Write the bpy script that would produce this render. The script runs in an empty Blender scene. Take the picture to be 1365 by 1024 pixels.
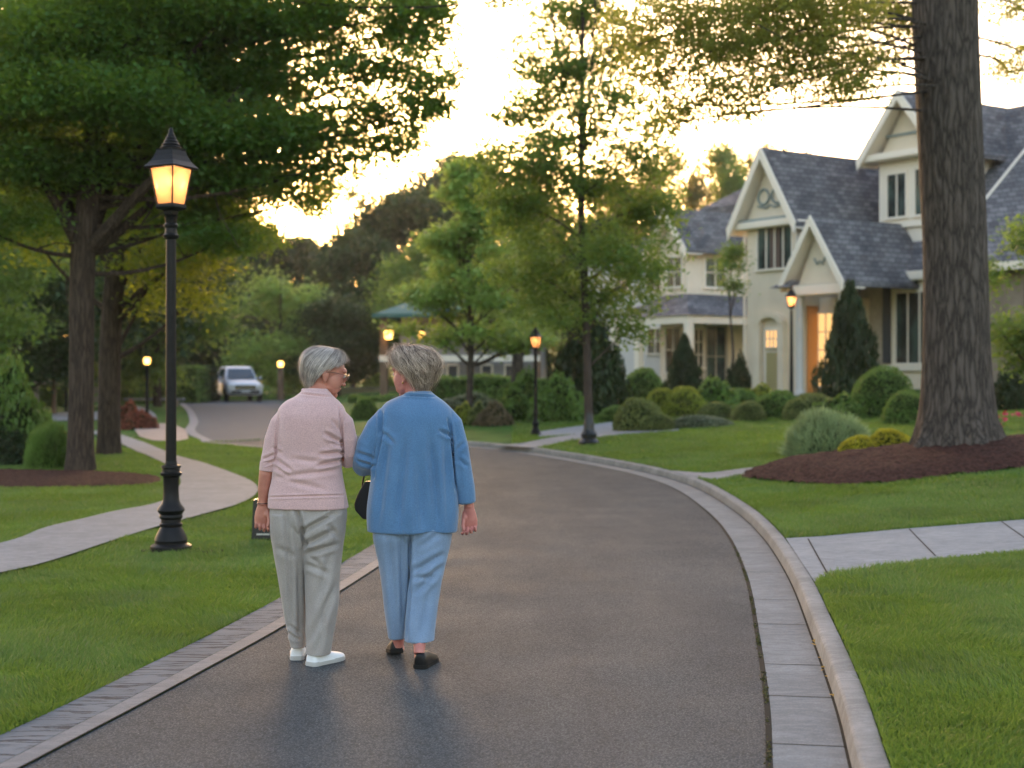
import bpy, bmesh, math, random
import numpy as np
from mathutils import Vector, Matrix, noise

# ---------------------------------------------------------------- camera, sky, sun
S = bpy.context.scene
COL = S.collection
R = math.radians
F, CX, HY, CH = 1895.8, 682.5, 497.0, 1.46        # focal length in photo pixels, image centre, horizon row, eye height
cam = bpy.data.cameras.new("camera"); camo = bpy.data.objects.new("camera", cam); COL.objects.link(camo)
camo.location = (0, 0, CH); camo.rotation_euler = (R(90), 0, 0)
cam.lens = 50; cam.sensor_width = 36; cam.shift_y = -15.0 / 1365
cam.clip_start = 0.05; cam.clip_end = 3000
cam.dof.use_dof = True; cam.dof.focus_distance = 7.2; cam.dof.aperture_fstop = 2.4; cam.dof.aperture_blades = 0
S.camera = camo

SUN_AZ, SUN_EL = R(-9.5), R(5.5)                   # azimuth from +Y towards +X, elevation
world = bpy.data.worlds.new("World"); S.world = world; world.use_nodes = True
wn = world.node_tree.nodes; wl = world.node_tree.links; wn.clear()
sky = wn.new('ShaderNodeTexSky'); sky.sky_type = 'NISHITA'; sky.sun_disc = False
sky.sun_elevation = SUN_EL; sky.sun_rotation = SUN_AZ
sky.altitude = 50; sky.air_density = 1.0; sky.dust_density = 3.2; sky.ozone_density = 1.0
bg = wn.new('ShaderNodeBackground'); bg.inputs[1].default_value = 0.15
wo = wn.new('ShaderNodeOutputWorld'); tint = wn.new('ShaderNodeMix'); tint.data_type = 'RGBA'; tint.blend_type = 'MULTIPLY'; tint.inputs[0].default_value = 1; tint.inputs[7].default_value = (.99, .868, .875, 1); wl.new(sky.outputs[0], tint.inputs[6]); wl.new(tint.outputs[2], bg.inputs[0]); wl.new(bg.outputs[0], wo.inputs[0])
sun = bpy.data.lights.new("sun", 'SUN'); suno = bpy.data.objects.new("sun", sun); COL.objects.link(suno)
sun.energy = .5; sun.angle = R(14); sun.color = (1.0, 0.66, 0.36)
sv = Vector((math.sin(SUN_AZ) * math.cos(SUN_EL), math.cos(SUN_AZ) * math.cos(SUN_EL), math.sin(SUN_EL)))
suno.rotation_euler = sv.to_track_quat('Z', 'Y').to_euler(); suno.location = sv * 50
S.view_settings.view_transform = 'Standard'; S.view_settings.look = 'None'
S.view_settings.exposure = 3.2; S.view_settings.gamma = 1.0
S.cycles.max_bounces = 8; S.cycles.diffuse_bounces = 3; S.cycles.glossy_bounces = 2
S.cycles.transmission_bounces = 4; S.cycles.transparent_max_bounces = 6
S.cycles.use_denoising = True; S.cycles.caustics_reflective = False; S.cycles.caustics_refractive = False
S.cycles.sample_clamp_indirect = 4.0; S.cycles.volume_bounces = 0; S.cycles.volume_max_steps = 32

# ---------------------------------------------------------------- helpers
def tag(o, label=None, cat=None, group=None, kind=None):
    if label: o['label'] = label
    if cat: o['category'] = cat
    if group: o['group'] = group
    if kind: o['kind'] = kind
    return o
def empty(name, loc=(0, 0, 0), rz=0.0):
    o = bpy.data.objects.new(name, None); COL.objects.link(o)
    o.location = loc; o.rotation_euler = (0, 0, rz); o.empty_display_size = 0.1
    return o
def link(name, me, mat=None, parent=None, smooth=False):
    if mat is not None:
        for m in (mat if isinstance(mat, (list, tuple)) else [mat]): me.materials.append(m)
    if smooth: me.shade_smooth()
    o = bpy.data.objects.new(name, me); COL.objects.link(o)
    if parent: o.parent = parent
    return o
def copy_thing(root):
    r = root.copy(); COL.objects.link(r)
    for ch in list(root.children):
        c = ch.copy(); COL.objects.link(c); c.parent = r
        for g in ch.children:
            d = g.copy(); COL.objects.link(d); d.parent = c
    return r
def np_mesh(name, V, Q, matidx=None):
    """V (n,3) array, Q (m,4) quads."""
    me = bpy.data.meshes.new(name)
    V = np.ascontiguousarray(V, dtype=np.float32); Q = np.ascontiguousarray(Q, dtype=np.int32)
    k = Q.shape[1]
    me.vertices.add(len(V)); me.vertices.foreach_set('co', V.ravel())
    me.loops.add(Q.size); me.loops.foreach_set('vertex_index', Q.ravel())
    me.polygons.add(len(Q)); me.polygons.foreach_set('loop_start', np.arange(0, Q.size, k, dtype=np.int32))
    if matidx is not None: me.polygons.foreach_set('material_index', np.asarray(matidx, dtype=np.int32))
    me.update(calc_edges=True); me.validate()
    return me
class MB:
    """collects boxes, prisms, tubes and lathes into one mesh"""
    def __init__(s): s.v = []; s.f = []
    def add(s, vs, fs):
        b = len(s.v); s.v += [tuple(p) for p in vs]; s.f += [tuple(b + i for i in f) for f in fs]; return s
    def box(s, x0, x1, y0, y1, z0, z1):
        vs = [(x, y, z) for z in (z0, z1) for y in (y0, y1) for x in (x0, x1)]
        return s.add(vs, [(0, 2, 3, 1), (4, 5, 7, 6), (0, 1, 5, 4), (2, 6, 7, 3), (0, 4, 6, 2), (1, 3, 7, 5)])
    def prism(s, poly, a, b, axis='y'):
        """poly in the two other axes, extruded from a to b"""
        n = len(poly)
        def P(p, t):
            return (p[0], t, p[1]) if axis == 'y' else ((t, p[0], p[1]) if axis == 'x' else (p[0], p[1], t))
        vs = [P(p, a) for p in poly] + [P(p, b) for p in poly]
        return s.add(vs, [tuple(range(n))[::-1], tuple(range(n, 2 * n))] + [(i, (i + 1) % n, n + (i + 1) % n, n + i) for i in range(n)])
    def lathe(s, prof, n=20, c=(0, 0, 0), ph=0.0):
        vs = []; fs = []
        for r, z in prof:
            vs += [(c[0] + r * math.cos(ph + 2 * math.pi * i / n), c[1] + r * math.sin(ph + 2 * math.pi * i / n), c[2] + z) for i in range(n)]
        for k in range(len(prof) - 1):
            fs += [(k * n + i, k * n + (i + 1) % n, (k + 1) * n + (i + 1) % n, (k + 1) * n + i) for i in range(n)]
        fs += [tuple(range(n))[::-1], tuple((len(prof) - 1) * n + i for i in range(n))]
        return s.add(vs, fs)
    def tube(s, pts, rad, n=10, ry=None, ref=None, round_caps=False):
        pts = [Vector(p) for p in pts]; m = len(pts)
        rad = list(rad) if hasattr(rad, '__len__') else [rad] * m
        ry = list(ry) if ry is not None and hasattr(ry, '__len__') else ([ry] * m if ry else rad)
        if round_caps:
            t0 = (pts[0] - pts[1]).normalized(); t1 = (pts[-1] - pts[-2]).normalized()
            r0, r1 = rad[0], rad[-1]; q0, q1 = ry[0], ry[-1]
            a = min(r0, q0); b = min(r1, q1)
            pts = [pts[0] + t0 * a * .95, pts[0] + t0 * a * .6] + pts + [pts[-1] + t1 * b * .6, pts[-1] + t1 * b * .95]
            rad = [r0 * .3, r0 * .8] + rad + [r1 * .8, r1 * .3]; ry = [q0 * .3, q0 * .8] + list(ry) + [q1 * .8, q1 * .3]; m = len(pts)
        vs = []; fs = []; side = None
        for i, p in enumerate(pts):
            t = (pts[min(i + 1, m - 1)] - pts[max(i - 1, 0)]).normalized()
            if ref is not None:
                side = t.cross(Vector(ref)).normalized()
            elif side is None:
                side = t.cross(Vector((0, 0, 1)) if abs(t.z) < .9 else Vector((0, 1, 0))).normalized()
            else:
                side = (side - t * side.dot(t)).normalized()
            up = side.cross(t)
            for k in range(n):
                a = 2 * math.pi * k / n
                vs.append(p + side * (rad[i] * math.cos(a)) + up * (ry[i] * math.sin(a)))
        for i in range(m - 1):
            fs += [(i * n + k, i * n + (k + 1) % n, (i + 1) * n + (k + 1) % n, (i + 1) * n + k) for k in range(n)]
        fs += [tuple(range(n))[::-1], tuple((m - 1) * n + k for k in range(n))]
        return s.add(vs, fs)
    def ell(s, c, r, nu=16, nv=10, M=None):
        vs = [(0, 0, -1)]; fs = []
        for j in range(1, nv):
            t = -math.pi / 2 + math.pi * j / nv
            vs += [(math.cos(t) * math.cos(2 * math.pi * i / nu), math.cos(t) * math.sin(2 * math.pi * i / nu), math.sin(t)) for i in range(nu)]
        vs.append((0, 0, 1)); L = len(vs) - 1
        fs += [(0, 1 + (i + 1) % nu, 1 + i) for i in range(nu)]
        for j in range(nv - 2):
            a = 1 + j * nu; b = a + nu
            fs += [(a + i, a + (i + 1) % nu, b + (i + 1) % nu, b + i) for i in range(nu)]
        a = 1 + (nv - 2) * nu
        fs += [(a + i, a + (i + 1) % nu, L) for i in range(nu)]
        out = []
        for v in vs:
            q = Vector((v[0] * r[0], v[1] * r[1], v[2] * r[2]))
            if M is not None: q = M @ q
            out.append(q + Vector(c))
        return s.add(out, fs)
    def xf(s, M):
        s.v = [tuple(M @ Vector(p)) for p in s.v]; return s
    def mesh(s, name='mesh'):
        me = bpy.data.meshes.new(name); me.from_pydata(s.v, [], s.f); me.update(); return me
    def build(s, name, mat, parent=None, smooth=False, bevel=0, seg=2):
        me = s.mesh(name)
        bm = bmesh.new(); bm.from_mesh(me); bmesh.ops.recalc_face_normals(bm, faces=bm.faces)
        if bevel:
            bmesh.ops.bevel(bm, geom=[e for e in bm.edges if len(e.link_faces) == 2 and e.calc_face_angle(0) > .5], offset=bevel, segments=seg, affect='EDGES')
        bm.to_mesh(me); bm.free()
        o = link(name, me, mat, parent)
        if smooth:
            me.shade_smooth()
            try: me.set_sharp_from_angle(angle=R(40))
            except Exception: pass
        return o
def remesh(mb, voxel, smooth=4, name='m'):
    me = mb.mesh(name); bm = bmesh.new(); bm.from_mesh(me)
    bmesh.ops.recalc_face_normals(bm, faces=bm.faces); bm.to_mesh(me); bm.free()
    o = bpy.data.objects.new('tmp', me); COL.objects.link(o)
    m = o.modifiers.new('r', 'REMESH'); m.mode = 'VOXEL'; m.voxel_size = voxel; m.adaptivity = 0
    if smooth:
        k = o.modifiers.new('s', 'SMOOTH'); k.factor = .5; k.iterations = smooth
    dg = bpy.context.evaluated_depsgraph_get(); dg.update()
    out = bpy.data.meshes.new_from_object(o.evaluated_get(dg)); out.name = name
    bpy.data.objects.remove(o); bpy.data.meshes.remove(me)
    return out
def get_co(me):
    a = np.empty(len(me.vertices) * 3, np.float32); me.vertices.foreach_get('co', a); return a.reshape(-1, 3)
def get_no(me):
    a = np.empty(len(me.vertices) * 3, np.float32); me.vertex_normals.foreach_get('vector', a); return a.reshape(-1, 3)
def set_co(me, V):
    me.vertices.foreach_set('co', np.ascontiguousarray(V, np.float32).ravel()); me.update()
def crs(pts, n=8):
    """Catmull-Rom through 2-D or 3-D points"""
    P = np.array(pts, float); P = np.vstack([2 * P[0] - P[1], P, 2 * P[-1] - P[-2]]); out = []
    for i in range(1, len(P) - 2):
        for t in np.arange(n) / n:
            a, b, c, d = P[i - 1], P[i], P[i + 1], P[i + 2]
            out.append(.5 * ((2 * b) + (c - a) * t + (2 * a - 5 * b + 4 * c - d) * t * t + (3 * b - a - 3 * c + d) * t ** 3))
    out.append(P[-2]); return np.array(out)
def resample(P, n):
    P = np.asarray(P, float); d = np.r_[0, np.cumsum(np.linalg.norm(np.diff(P, axis=0), axis=1))]
    t = np.linspace(0, d[-1], n); return np.stack([np.interp(t, d, P[:, k]) for k in range(P.shape[1])], 1)
def offset(P, dist):
    """shift a plan polyline to its right by dist"""
    T = np.gradient(P, axis=0); T /= np.linalg.norm(T, axis=1)[:, None]
    return P + np.stack([T[:, 1], -T[:, 0]], 1) * np.asarray(dist).reshape(-1, 1) if np.ndim(dist) else P + np.stack([T[:, 1], -T[:, 0]], 1) * dist
def pip(X, Y, poly):
    poly = np.asarray(poly); inside = np.zeros(X.shape, bool); n = len(poly); j = n - 1
    for i in range(n):
        xi, yi = poly[i]; xj, yj = poly[j]
        if yi != yj:
            c = ((yi > Y) != (yj > Y)) & (X < (xj - xi) * (Y - yi) / (yj - yi) + xi); inside ^= c
        j = i
    return inside
def sst(x, a, b):
    t = np.clip((x - a) / (b - a), 0, 1); return t * t * (3 - 2 * t)
def vnoise(X, Y, sc, seed=0):
    """cheap smooth value noise, vectorised"""
    x = np.asarray(X) * sc + seed * 17.3; y = np.asarray(Y) * sc + seed * 9.1
    xi = np.floor(x).astype(np.int64); yi = np.floor(y).astype(np.int64); fx = x - xi; fy = y - yi
    fx = fx * fx * (3 - 2 * fx); fy = fy * fy * (3 - 2 * fy)
    def h(a, b):
        n = (a * 374761393 + b * 668265263 + seed * 1442695) & 0x7fffffff
        n = ((n ^ (n >> 13)) * 1274126177) & 0x7fffffff
        return ((n ^ (n >> 16)) & 0xffff) / 65535.0
    return (h(xi, yi) * (1 - fx) + h(xi + 1, yi) * fx) * (1 - fy) + (h(xi, yi + 1) * (1 - fx) + h(xi + 1, yi + 1) * fx) * fy

# ---------------------------------------------------------------- materials
def mat(name, col=(.5, .5, .5), rough=.6, metal=0., spec=.5, sss=0., sheen=0.):
    m = bpy.data.materials.new(name); m.use_nodes = True; nt = m.node_tree
    b = nt.nodes['Principled BSDF']
    b.inputs['Base Color'].default_value = (*col, 1); b.inputs['Roughness'].default_value = rough
    b.inputs['Metallic'].default_value = metal; b.inputs['Specular IOR Level'].default_value = spec
    if sss: b.inputs['Subsurface Weight'].default_value = sss; b.inputs['Subsurface Scale'].default_value = .01; b.inputs['Subsurface Radius'].default_value = (1, .35, .2)
    if sheen: b.inputs['Sheen Weight'].default_value = sheen; b.inputs['Sheen Roughness'].default_value = .5
    m.diffuse_color = (*col, 1)
    return m, nt, b
def texco(nt, scale=(1, 1, 1), which='Object', rot=(0, 0, 0)):
    tc = nt.nodes.new('ShaderNodeTexCoord'); mp = nt.nodes.new('ShaderNodeMapping')
    mp.inputs['Scale'].default_value = scale; mp.inputs['Rotation'].default_value = rot
    nt.links.new(tc.outputs[which], mp.inputs[0]); return mp.outputs[0]
def noise_n(nt, vec, scale=5, detail=4, rough=.55, dist=0.):
    n = nt.nodes.new('ShaderNodeTexNoise'); n.inputs['Scale'].default_value = scale
    n.inputs['Detail'].default_value = detail; n.inputs['Roughness'].default_value = rough; n.inputs['Distortion'].default_value = dist
    if vec: nt.links.new(vec, n.inputs['Vector'])
    return n.outputs['Fac']
def ramp(nt, fac, stops):
    r = nt.nodes.new('ShaderNodeValToRGB'); e = r.color_ramp.elements
    while len(e) < len(stops): e.new(.5)
    for i, (p, c) in enumerate(stops): e[i].position = p; e[i].color = (*c, 1) if len(c) == 3 else c
    nt.links.new(fac, r.inputs[0]); return r.outputs[0]
def bump(nt, b, h, strength=.3, dist=.01):
    n = nt.nodes.new('ShaderNodeBump'); n.inputs['Strength'].default_value = strength; n.inputs['Distance'].default_value = dist
    nt.links.new(h, n.inputs['Height']); nt.links.new(n.outputs[0], b.inputs['Normal']); return n
def mixc(nt, a, b_, fac, mode='MIX'):
    n = nt.nodes.new('ShaderNodeMix'); n.data_type = 'RGBA'; n.blend_type = mode
    for s, v in ((n.inputs[0], fac), (n.inputs[6], a), (n.inputs[7], b_)):
        if hasattr(v, 'links'): nt.links.new(v, s)
        else: s.default_value = v if not isinstance(v, tuple) or len(v) == 4 else (*v, 1)
    return n.outputs[2]
def noisy(name, c1, c2, scale=5, rough=.7, bscale=None, bstr=.2, bdist=.01, stretch=(1, 1, 1), spec=.4, which='Object', detail=5, lo=.3, hi=.7, sheen=0):
    m, nt, b = mat(name, c1, rough, spec=spec, sheen=sheen); v = texco(nt, stretch, which)
    nt.links.new(ramp(nt, noise_n(nt, v, scale, detail), [(lo, c1), (hi, c2)]), b.inputs['Base Color'])
    if bscale: bump(nt, b, noise_n(nt, v, bscale, 4), bstr, bdist)
    return m
def leafmat(name, c1, c2, trans, tw=.4, rough=.55, spec=.25, extra=()):
    """leaf: random tint per leaf, part translucent"""
    m, nt, b = mat(name, c1, rough, spec=spec); g = nt.nodes.new('ShaderNodeNewGeometry')
    c = ramp(nt, g.outputs['Random Per Island'], [(0, c1), (.93 if extra else 1, c2)] + list(extra))
    big = noise_n(nt, texco(nt, (1, 1, 1)), .9, 2)
    c = mixc(nt, c, ramp(nt, big, [(.3, (.62, .62, .62)), (.7, (1.3, 1.3, 1.3))]), 1.0, 'MULTIPLY')
    nt.links.new(c, b.inputs['Base Color'])
    t = nt.nodes.new('ShaderNodeBsdfTranslucent'); t.inputs[0].default_value = (*trans, 1)
    mx = nt.nodes.new('ShaderNodeMixShader'); mx.inputs[0].default_value = tw
    nt.links.new(b.outputs[0], mx.inputs[1]); nt.links.new(t.outputs[0], mx.inputs[2])
    nt.links.new(mx.outputs[0], nt.nodes['Material Output'].inputs[0])
    return m
def emis(name, col, strength):
    m = bpy.data.materials.new(name); m.use_nodes = True; nt = m.node_tree; nt.nodes.remove(nt.nodes['Principled BSDF'])
    e = nt.nodes.new('ShaderNodeEmission'); e.inputs[0].default_value = (*col, 1); e.inputs[1].default_value = strength
    nt.links.new(e.outputs[0], nt.nodes['Material Output'].inputs[0]); return m
MT = {}
# ---------------------------------------------------------------- plan of the road (metres, eye at the origin)
RE = crs([(-.4, -6), (.25, 1.2), (.72, 3.9), (.95, 5.25), (1.12, 6.25), (1.354, 7.84), (1.67, 10.14), (1.93, 12.7), (2.05, 15.1), (2.03, 18.1), (1.72, 20.5), (1.1, 22.9), (.2, 25.6), (-.95, 28.0), (-2.6, 29.8), (-4.9, 31.6)], 10)
RE = resample(RE, 260)
GO = offset(RE, .30); KB = offset(RE, .36); KO = offset(RE, .415)
LE = crs([(-3.1, -6), (-2.4, 1.2), (-1.99, 4.2), (-1.81, 5.25), (-1.64, 6.18), (-1.51, 6.95), (-1.30, 8.26), (-1.0, 10.7), (-.78, 13.0), (-.72, 15.2), (-.78, 17.6), (-1.08, 20.2), (-1.75, 22.8), (-2.6, 24.9), (-3.6, 26.6), (-5.0, 28.3), (-6.25, 29.9)], 10)
LE = resample(LE, 260)
L1 = offset(LE, -.10); L2 = offset(LE, -.32)
COURT_L = crs([(-6.25, 29.9), (-7.9, 35.5), (-9.4, 42.6), (-12.6, 56), (-16.7, 72), (-17.6, 76)], 6)
COURT_R = crs([(-4.9, 31.6), (-5.6, 36), (-6.3, 44), (-8.6, 58), (-11.2, 72), (-11.8, 76)], 6)
FAR_R = np.vstack([KO, offset(COURT_R, .2)[1:], [[-13, 120], [-14, 400]]])
def right_dist(X, Y):
    """distance beyond the outer kerb line (negative on the road side)"""
    P = FAR_R[::4]; P = np.vstack([P, FAR_R[-1]]); X = np.asarray(X, float); Y = np.asarray(Y, float)
    best = np.full(X.shape, 1e9); sgn = np.ones(X.shape)
    for a, b in zip(P[:-1], P[1:]):
        d = b - a; L = d @ d
        if L < 1e-9: continue
        t = np.clip(((X - a[0]) * d[0] + (Y - a[1]) * d[1]) / L, 0, 1)
        ex = X - a[0] - t * d[0]; ey = Y - a[1] - t * d[1]; q = ex * ex + ey * ey
        s = np.where(d[0] * (Y - a[1]) - d[1] * (X - a[0]) < 0, 1., -1.); m = q < best - 1e-12
        sgn = np.where(m, s, sgn); best = np.where(m, q, best)
    return np.sqrt(best) * sgn
MOUND = (6.4, 18.3)
def H(X, Y):
    X = np.asarray(X, float); Y = np.asarray(Y, float); t = right_dist(X, Y)
    z = np.where(t > .025, .085 + .05 * np.clip(t - .3, 0, 18.5) , 0.0)
    z = np.where(t <= .025, -.012 + 0 * t, z)
    g = np.exp(-((X - MOUND[0]) / 2.6) ** 2 - ((Y - MOUND[1]) / 1.7) ** 2)
    z = z + np.where(t > 0, .26 * g * sst(t, 0, 1.5), 0)
    z = z + np.where(t > .5, .02 * (vnoise(X, Y, .5, 3) - .5), 0)
    far = sst(Y, 110, 320); z = z + far * 8
    return z
def h1(x, y): return float(H(np.array([x]), np.array([y]))[0])
def gp(px, py):
    """photo pixel to a point on the ground"""
    z = 0.0
    for _ in range(25):
        Y = (CH - z) * F / (py - HY); x = (px - CX) / F * Y; z = .5 * z + .5 * h1(x, Y)
    return (x, Y)
def gps(L): return [gp(*p) for p in L]
def at(px, py, Y): return ((px - CX) / F * Y, Y, CH - (py - HY) * Y / F)

# ground materials
def m_ground():
    m, nt, b = mat('lawn_soil', (.06, .11, .02), .9, spec=.1); v = texco(nt)
    a = ramp(nt, noise_n(nt, v, 1.1, 3), [(.35, (.042, .10, .016)), (.65, (.075, .155, .026))])
    c = mixc(nt, a, ramp(nt, noise_n(nt, v, 55, 3), [(.3, (.6, .6, .6)), (.7, (1.25, 1.25, 1.2))]), 1., 'MULTIPLY')
    nt.links.new(c, b.inputs['Base Color']); bump(nt, b, noise_n(nt, v, 70, 3), .8, .03); return m
def m_asphalt():
    m, nt, b = mat('asphalt', (.05, .05, .05), .62, spec=.25); v = texco(nt)
    big = ramp(nt, noise_n(nt, v, .55, 4, .6), [(.3, (.058, .069, .076)), (.7, (.082, .094, .102))])
    vo = nt.nodes.new('ShaderNodeTexVoronoi'); vo.inputs['Scale'].default_value = 105; nt.links.new(v, vo.inputs['Vector'])
    sp = ramp(nt, vo.outputs['Distance'], [(.0, (2.6, 2.5, 2.35)), (.30, (1.05, 1.05, 1.05)), (.7, (.5, .5, .5))])
    c = mixc(nt, big, sp, 1.0, 'MULTIPLY')
    gr = ramp(nt, noise_n(nt, v, 240, 2), [(.42, (.8, .8, .8)), (.72, (1.7, 1.65, 1.6))])
    c = mixc(nt, c, gr, 1.0, 'MULTIPLY'); 
    v2 = texco(nt, (1.6, .35, 1)); st = ramp(nt, noise_n(nt, v2, 1.3, 5, .65), [(.4, (.84, .84, .86)), (.62, (1.1, 1.08, 1.06))])
    c = mixc(nt, c, st, .9, 'MULTIPLY'); nt.links.new(c, b.inputs['Base Color'])
    nt.links.new(ramp(nt, noise_n(nt, v, 1.7, 4), [(.3, (.78,) * 3), (.7, (.90,) * 3)]), b.inputs['Roughness'])
    ad = nt.nodes.new('ShaderNodeMath'); ad.operation = 'ADD'; nt.links.new(vo.outputs['Distance'], ad.inputs[0]); nt.links.new(noise_n(nt, v, 90, 4), ad.inputs[1])
    bump(nt, b, ad.outputs[0], .8, .008); return m
def m_conc(name, c1, c2, rough=.75, fine=160):
    m, nt, b = mat(name, c1, rough, spec=.35); v = texco(nt)
    a = ramp(nt, noise_n(nt, v, 1.6, 6, .65), [(.3, c1), (.7, c2)])
    a = mixc(nt, a, ramp(nt, noise_n(nt, v, fine, 3), [(.3, (.75, .75, .75)), (.7, (1.2, 1.2, 1.2))]), .8, 'MULTIPLY')
    a = mixc(nt, a, ramp(nt, noise_n(nt, texco(nt, (1, 2.4, 1)), 5.5, 6, .7, 1.2), [(.44, (.72, .73, .74)), (.58, (1.08, 1.08, 1.08))]), .65, 'MULTIPLY')
    nt.links.new(a, b.inputs['Base Color']); bump(nt, b, noise_n(nt, v, fine, 4), .35, .004); return m
def m_stamped():
    """grey border with torn dark slate-like creases"""
    m, nt, b = mat('stamped_border', (.14, .14, .15), .85, spec=.15)
    a = ramp(nt, noise_n(nt, texco(nt), 2.2, 5), [(.3, (.105, .116, .128)), (.7, (.155, .166, .178))])
    cr = noise_n(nt, texco(nt, (4, 30, 1), rot=(0, 0, R(-12))), 1.0, 5, .6, .8)
    k = ramp(nt, cr, [(.53, (1., 1., 1.)), (.58, (.3, .3, .32)), (.70, (.2, .2, .22))])
    c = mixc(nt, a, k, .9, 'MULTIPLY'); nt.links.new(c, b.inputs['Base Color']); bump(nt, b, k, .8, .008); return m
MT['ground'] = m_ground(); MT['asphalt'] = m_asphalt()
MT['gutter'] = m_conc('gutter_stone', (.125, .140, .150), (.195, .21, .215), .85, 130)
MT['kerb'] = m_conc('kerb_concrete', (.19, .185, .175), (.28, .27, .255), .9)
MT['path'] = m_conc('path_concrete', (.20, .195, .195), (.26, .255, .255), .9)
MT['band'] = m_conc('border_concrete', (.125, .130, .138), (.17, .176, .184), .8)
MT['stamp'] = m_stamped()
MT['joint'] = mat('joint_dirt', (.025, .024, .02), .95, spec=.1)[0]
MT['mulch'] = noisy('bark_mulch', (.022, .010, .007), (.10, .045, .034), 22, .95, 30, 1.0, .05, stretch=(1, 1, 1), spec=.1)
MT['soil'] = noisy('damp_soil', (.02, .012, .007), (.05, .028, .016), 30, .95, 40, .8, .03, spec=.1)

# ground sheet
def axis(lo, hi, step, far0, far1):
    a = list(np.arange(lo, hi + 1e-6, step)); s = step; x = hi
    while x < far1: s *= 1.18; x += s; a.append(x)
    s = step; x = lo; pre = []
    while x > far0: s *= 1.18; x -= s; pre.append(x)
    return np.array(pre[::-1] + a)
gx = axis(-4, 6.5, .075, -900, 900); gy = axis(3.2, 33, .075, -60, 1500)
GX, GY = np.meshgrid(gx, gy); GZ = H(GX, GY)
nx, ny = len(gx), len(gy); I = np.arange(nx * ny).reshape(ny, nx)
Q = np.stack([I[:-1, :-1].ravel(), I[:-1, 1:].ravel(), I[1:, 1:].ravel(), I[1:, :-1].ravel()], 1)
g = link('ground', np_mesh('ground', np.stack([GX.ravel(), GY.ravel(), GZ.ravel()], 1), Q), MT['ground'], smooth=True); tag(g, kind='structure')

def ribbon(name, A, B, mt, z=None, dz=.008, m=2, kind='structure', parent=None, n=None, zf=None, zmin=-9):
    """strip between two plan curves, draped on the ground or at height z"""
    if n: A = resample(A, n); B = resample(B, n)
    t = np.linspace(0, 1, m); V = A[:, None, :] * (1 - t)[None, :, None] + B[:, None, :] * t[None, :, None]
    X = V[..., 0]; Y = V[..., 1]; Z = (np.maximum(H(X, Y), zmin) + dz) if z is None else np.full(X.shape, z)
    if zf: Z = Z + zf(X, Y)
    I = np.arange(X.size).reshape(X.shape)
    Q = np.stack([I[:-1, :-1].ravel(), I[:-1, 1:].ravel(), I[1:, 1:].ravel(), I[1:, :-1].ravel()], 1)
    me = np_mesh(name, np.stack([X.ravel(), Y.ravel(), Z.ravel()], 1), Q)
    bm = bmesh.new(); bm.from_mesh(me)
    if sum(f.normal.z for f in bm.faces) < 0: bmesh.ops.reverse_faces(bm, faces=bm.faces)
    bm.to_mesh(me); bm.free()
    o = link(name, me, mt, parent, smooth=True)
    if kind: tag(o, kind=kind)
    return o
road = np.vstack
ribbon('road', LE, RE, MT['asphalt'], z=0.0, m=14)
n_ = 60
ribbon('far_road', resample(COURT_L, n_), resample(COURT_R, n_), m_conc('far_asphalt', (.072, .080, .088), (.095, .105, .113), .95, 60), z=0.001, m=4)
ribbon('gutter', RE + (offset(RE, .012) - RE), GO, MT['gutter'], z=.003, m=3)
ribbon('gutter_crack', offset(RE, -.012), offset(RE, .014), MT['joint'], z=.0035)
ribbon('border_band', L1, LE, MT['band'], z=.006)
ribbon('border_strip', L2, L1, MT['stamp'], z=.007, m=3)
ribbon('border_crack', offset(LE, -.003), offset(LE, .004), MT['joint'], z=.0085)
# court edging
ribbon('court_edge', offset(COURT_L, -.25), COURT_L, MT['path'], z=.012, n=50)
# kerb: rolled face and flat top
prof = [(0, -.02), (0, .004), (.010, .066), (.013, .076), (.020, .083), (.030, .0865), (.104, .089), (.111, .086), (.115, .078), (.116, -.02)]
V = []; 
for off_, z_ in prof: V.append(np.c_[offset(GO, off_), np.full(len(GO), z_)])
V = np.stack(V, 1); V[..., 2] += (vnoise(V[..., 0], V[..., 1], 6, 5) - .5) * .004; I = np.arange(V.shape[0] * V.shape[1]).reshape(V.shape[:2])
Q = np.stack([I[:-1, :-1].ravel(), I[:-1, 1:].ravel(), I[1:, 1:].ravel(), I[1:, :-1].ravel()], 1)[:, ::-1]
k = link('kerb', np_mesh('kerb', V.reshape(-1, 3), Q), MT['kerb'], smooth=True); tag(k, kind='structure'); k.data.set_sharp_from_angle(angle=R(28))
ribbon('gutter_grit', offset(RE, .288), offset(RE, .303), MT['joint'], z=.0045)
# joints across gutter and kerb
mb = MB(); arc = np.r_[0, np.cumsum(np.linalg.norm(np.diff(RE, axis=0), axis=1))]
def at_arc(P, s): return np.array([np.interp(s, arc, P[:, 0]), np.interp(s, arc, P[:, 1])])
def arcY(y): return float(np.interp(y, RE[:200, 1], arc[:200]))
js = [arcY(y) for y in (3.9, 4.75, 5.59, 6.42, 7.12, 8.26, 9.15, 10.4, 11.5, 12.7, 14.0, 15.4, 17, 18.7)]
for s in js:
    a = at_arc(RE, s); b = at_arc(GO, s); T = at_arc(RE, s + .3) - a; T /= np.linalg.norm(T); w = .004
    mb.add([(*(a - T * w), .0045), (*(b - T * w), .0045), (*(b + T * w), .0045), (*(a + T * w), .0045)], [(0, 1, 2, 3)])
tag(mb.build('gutter_joint', MT['joint']), kind='structure')

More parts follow.
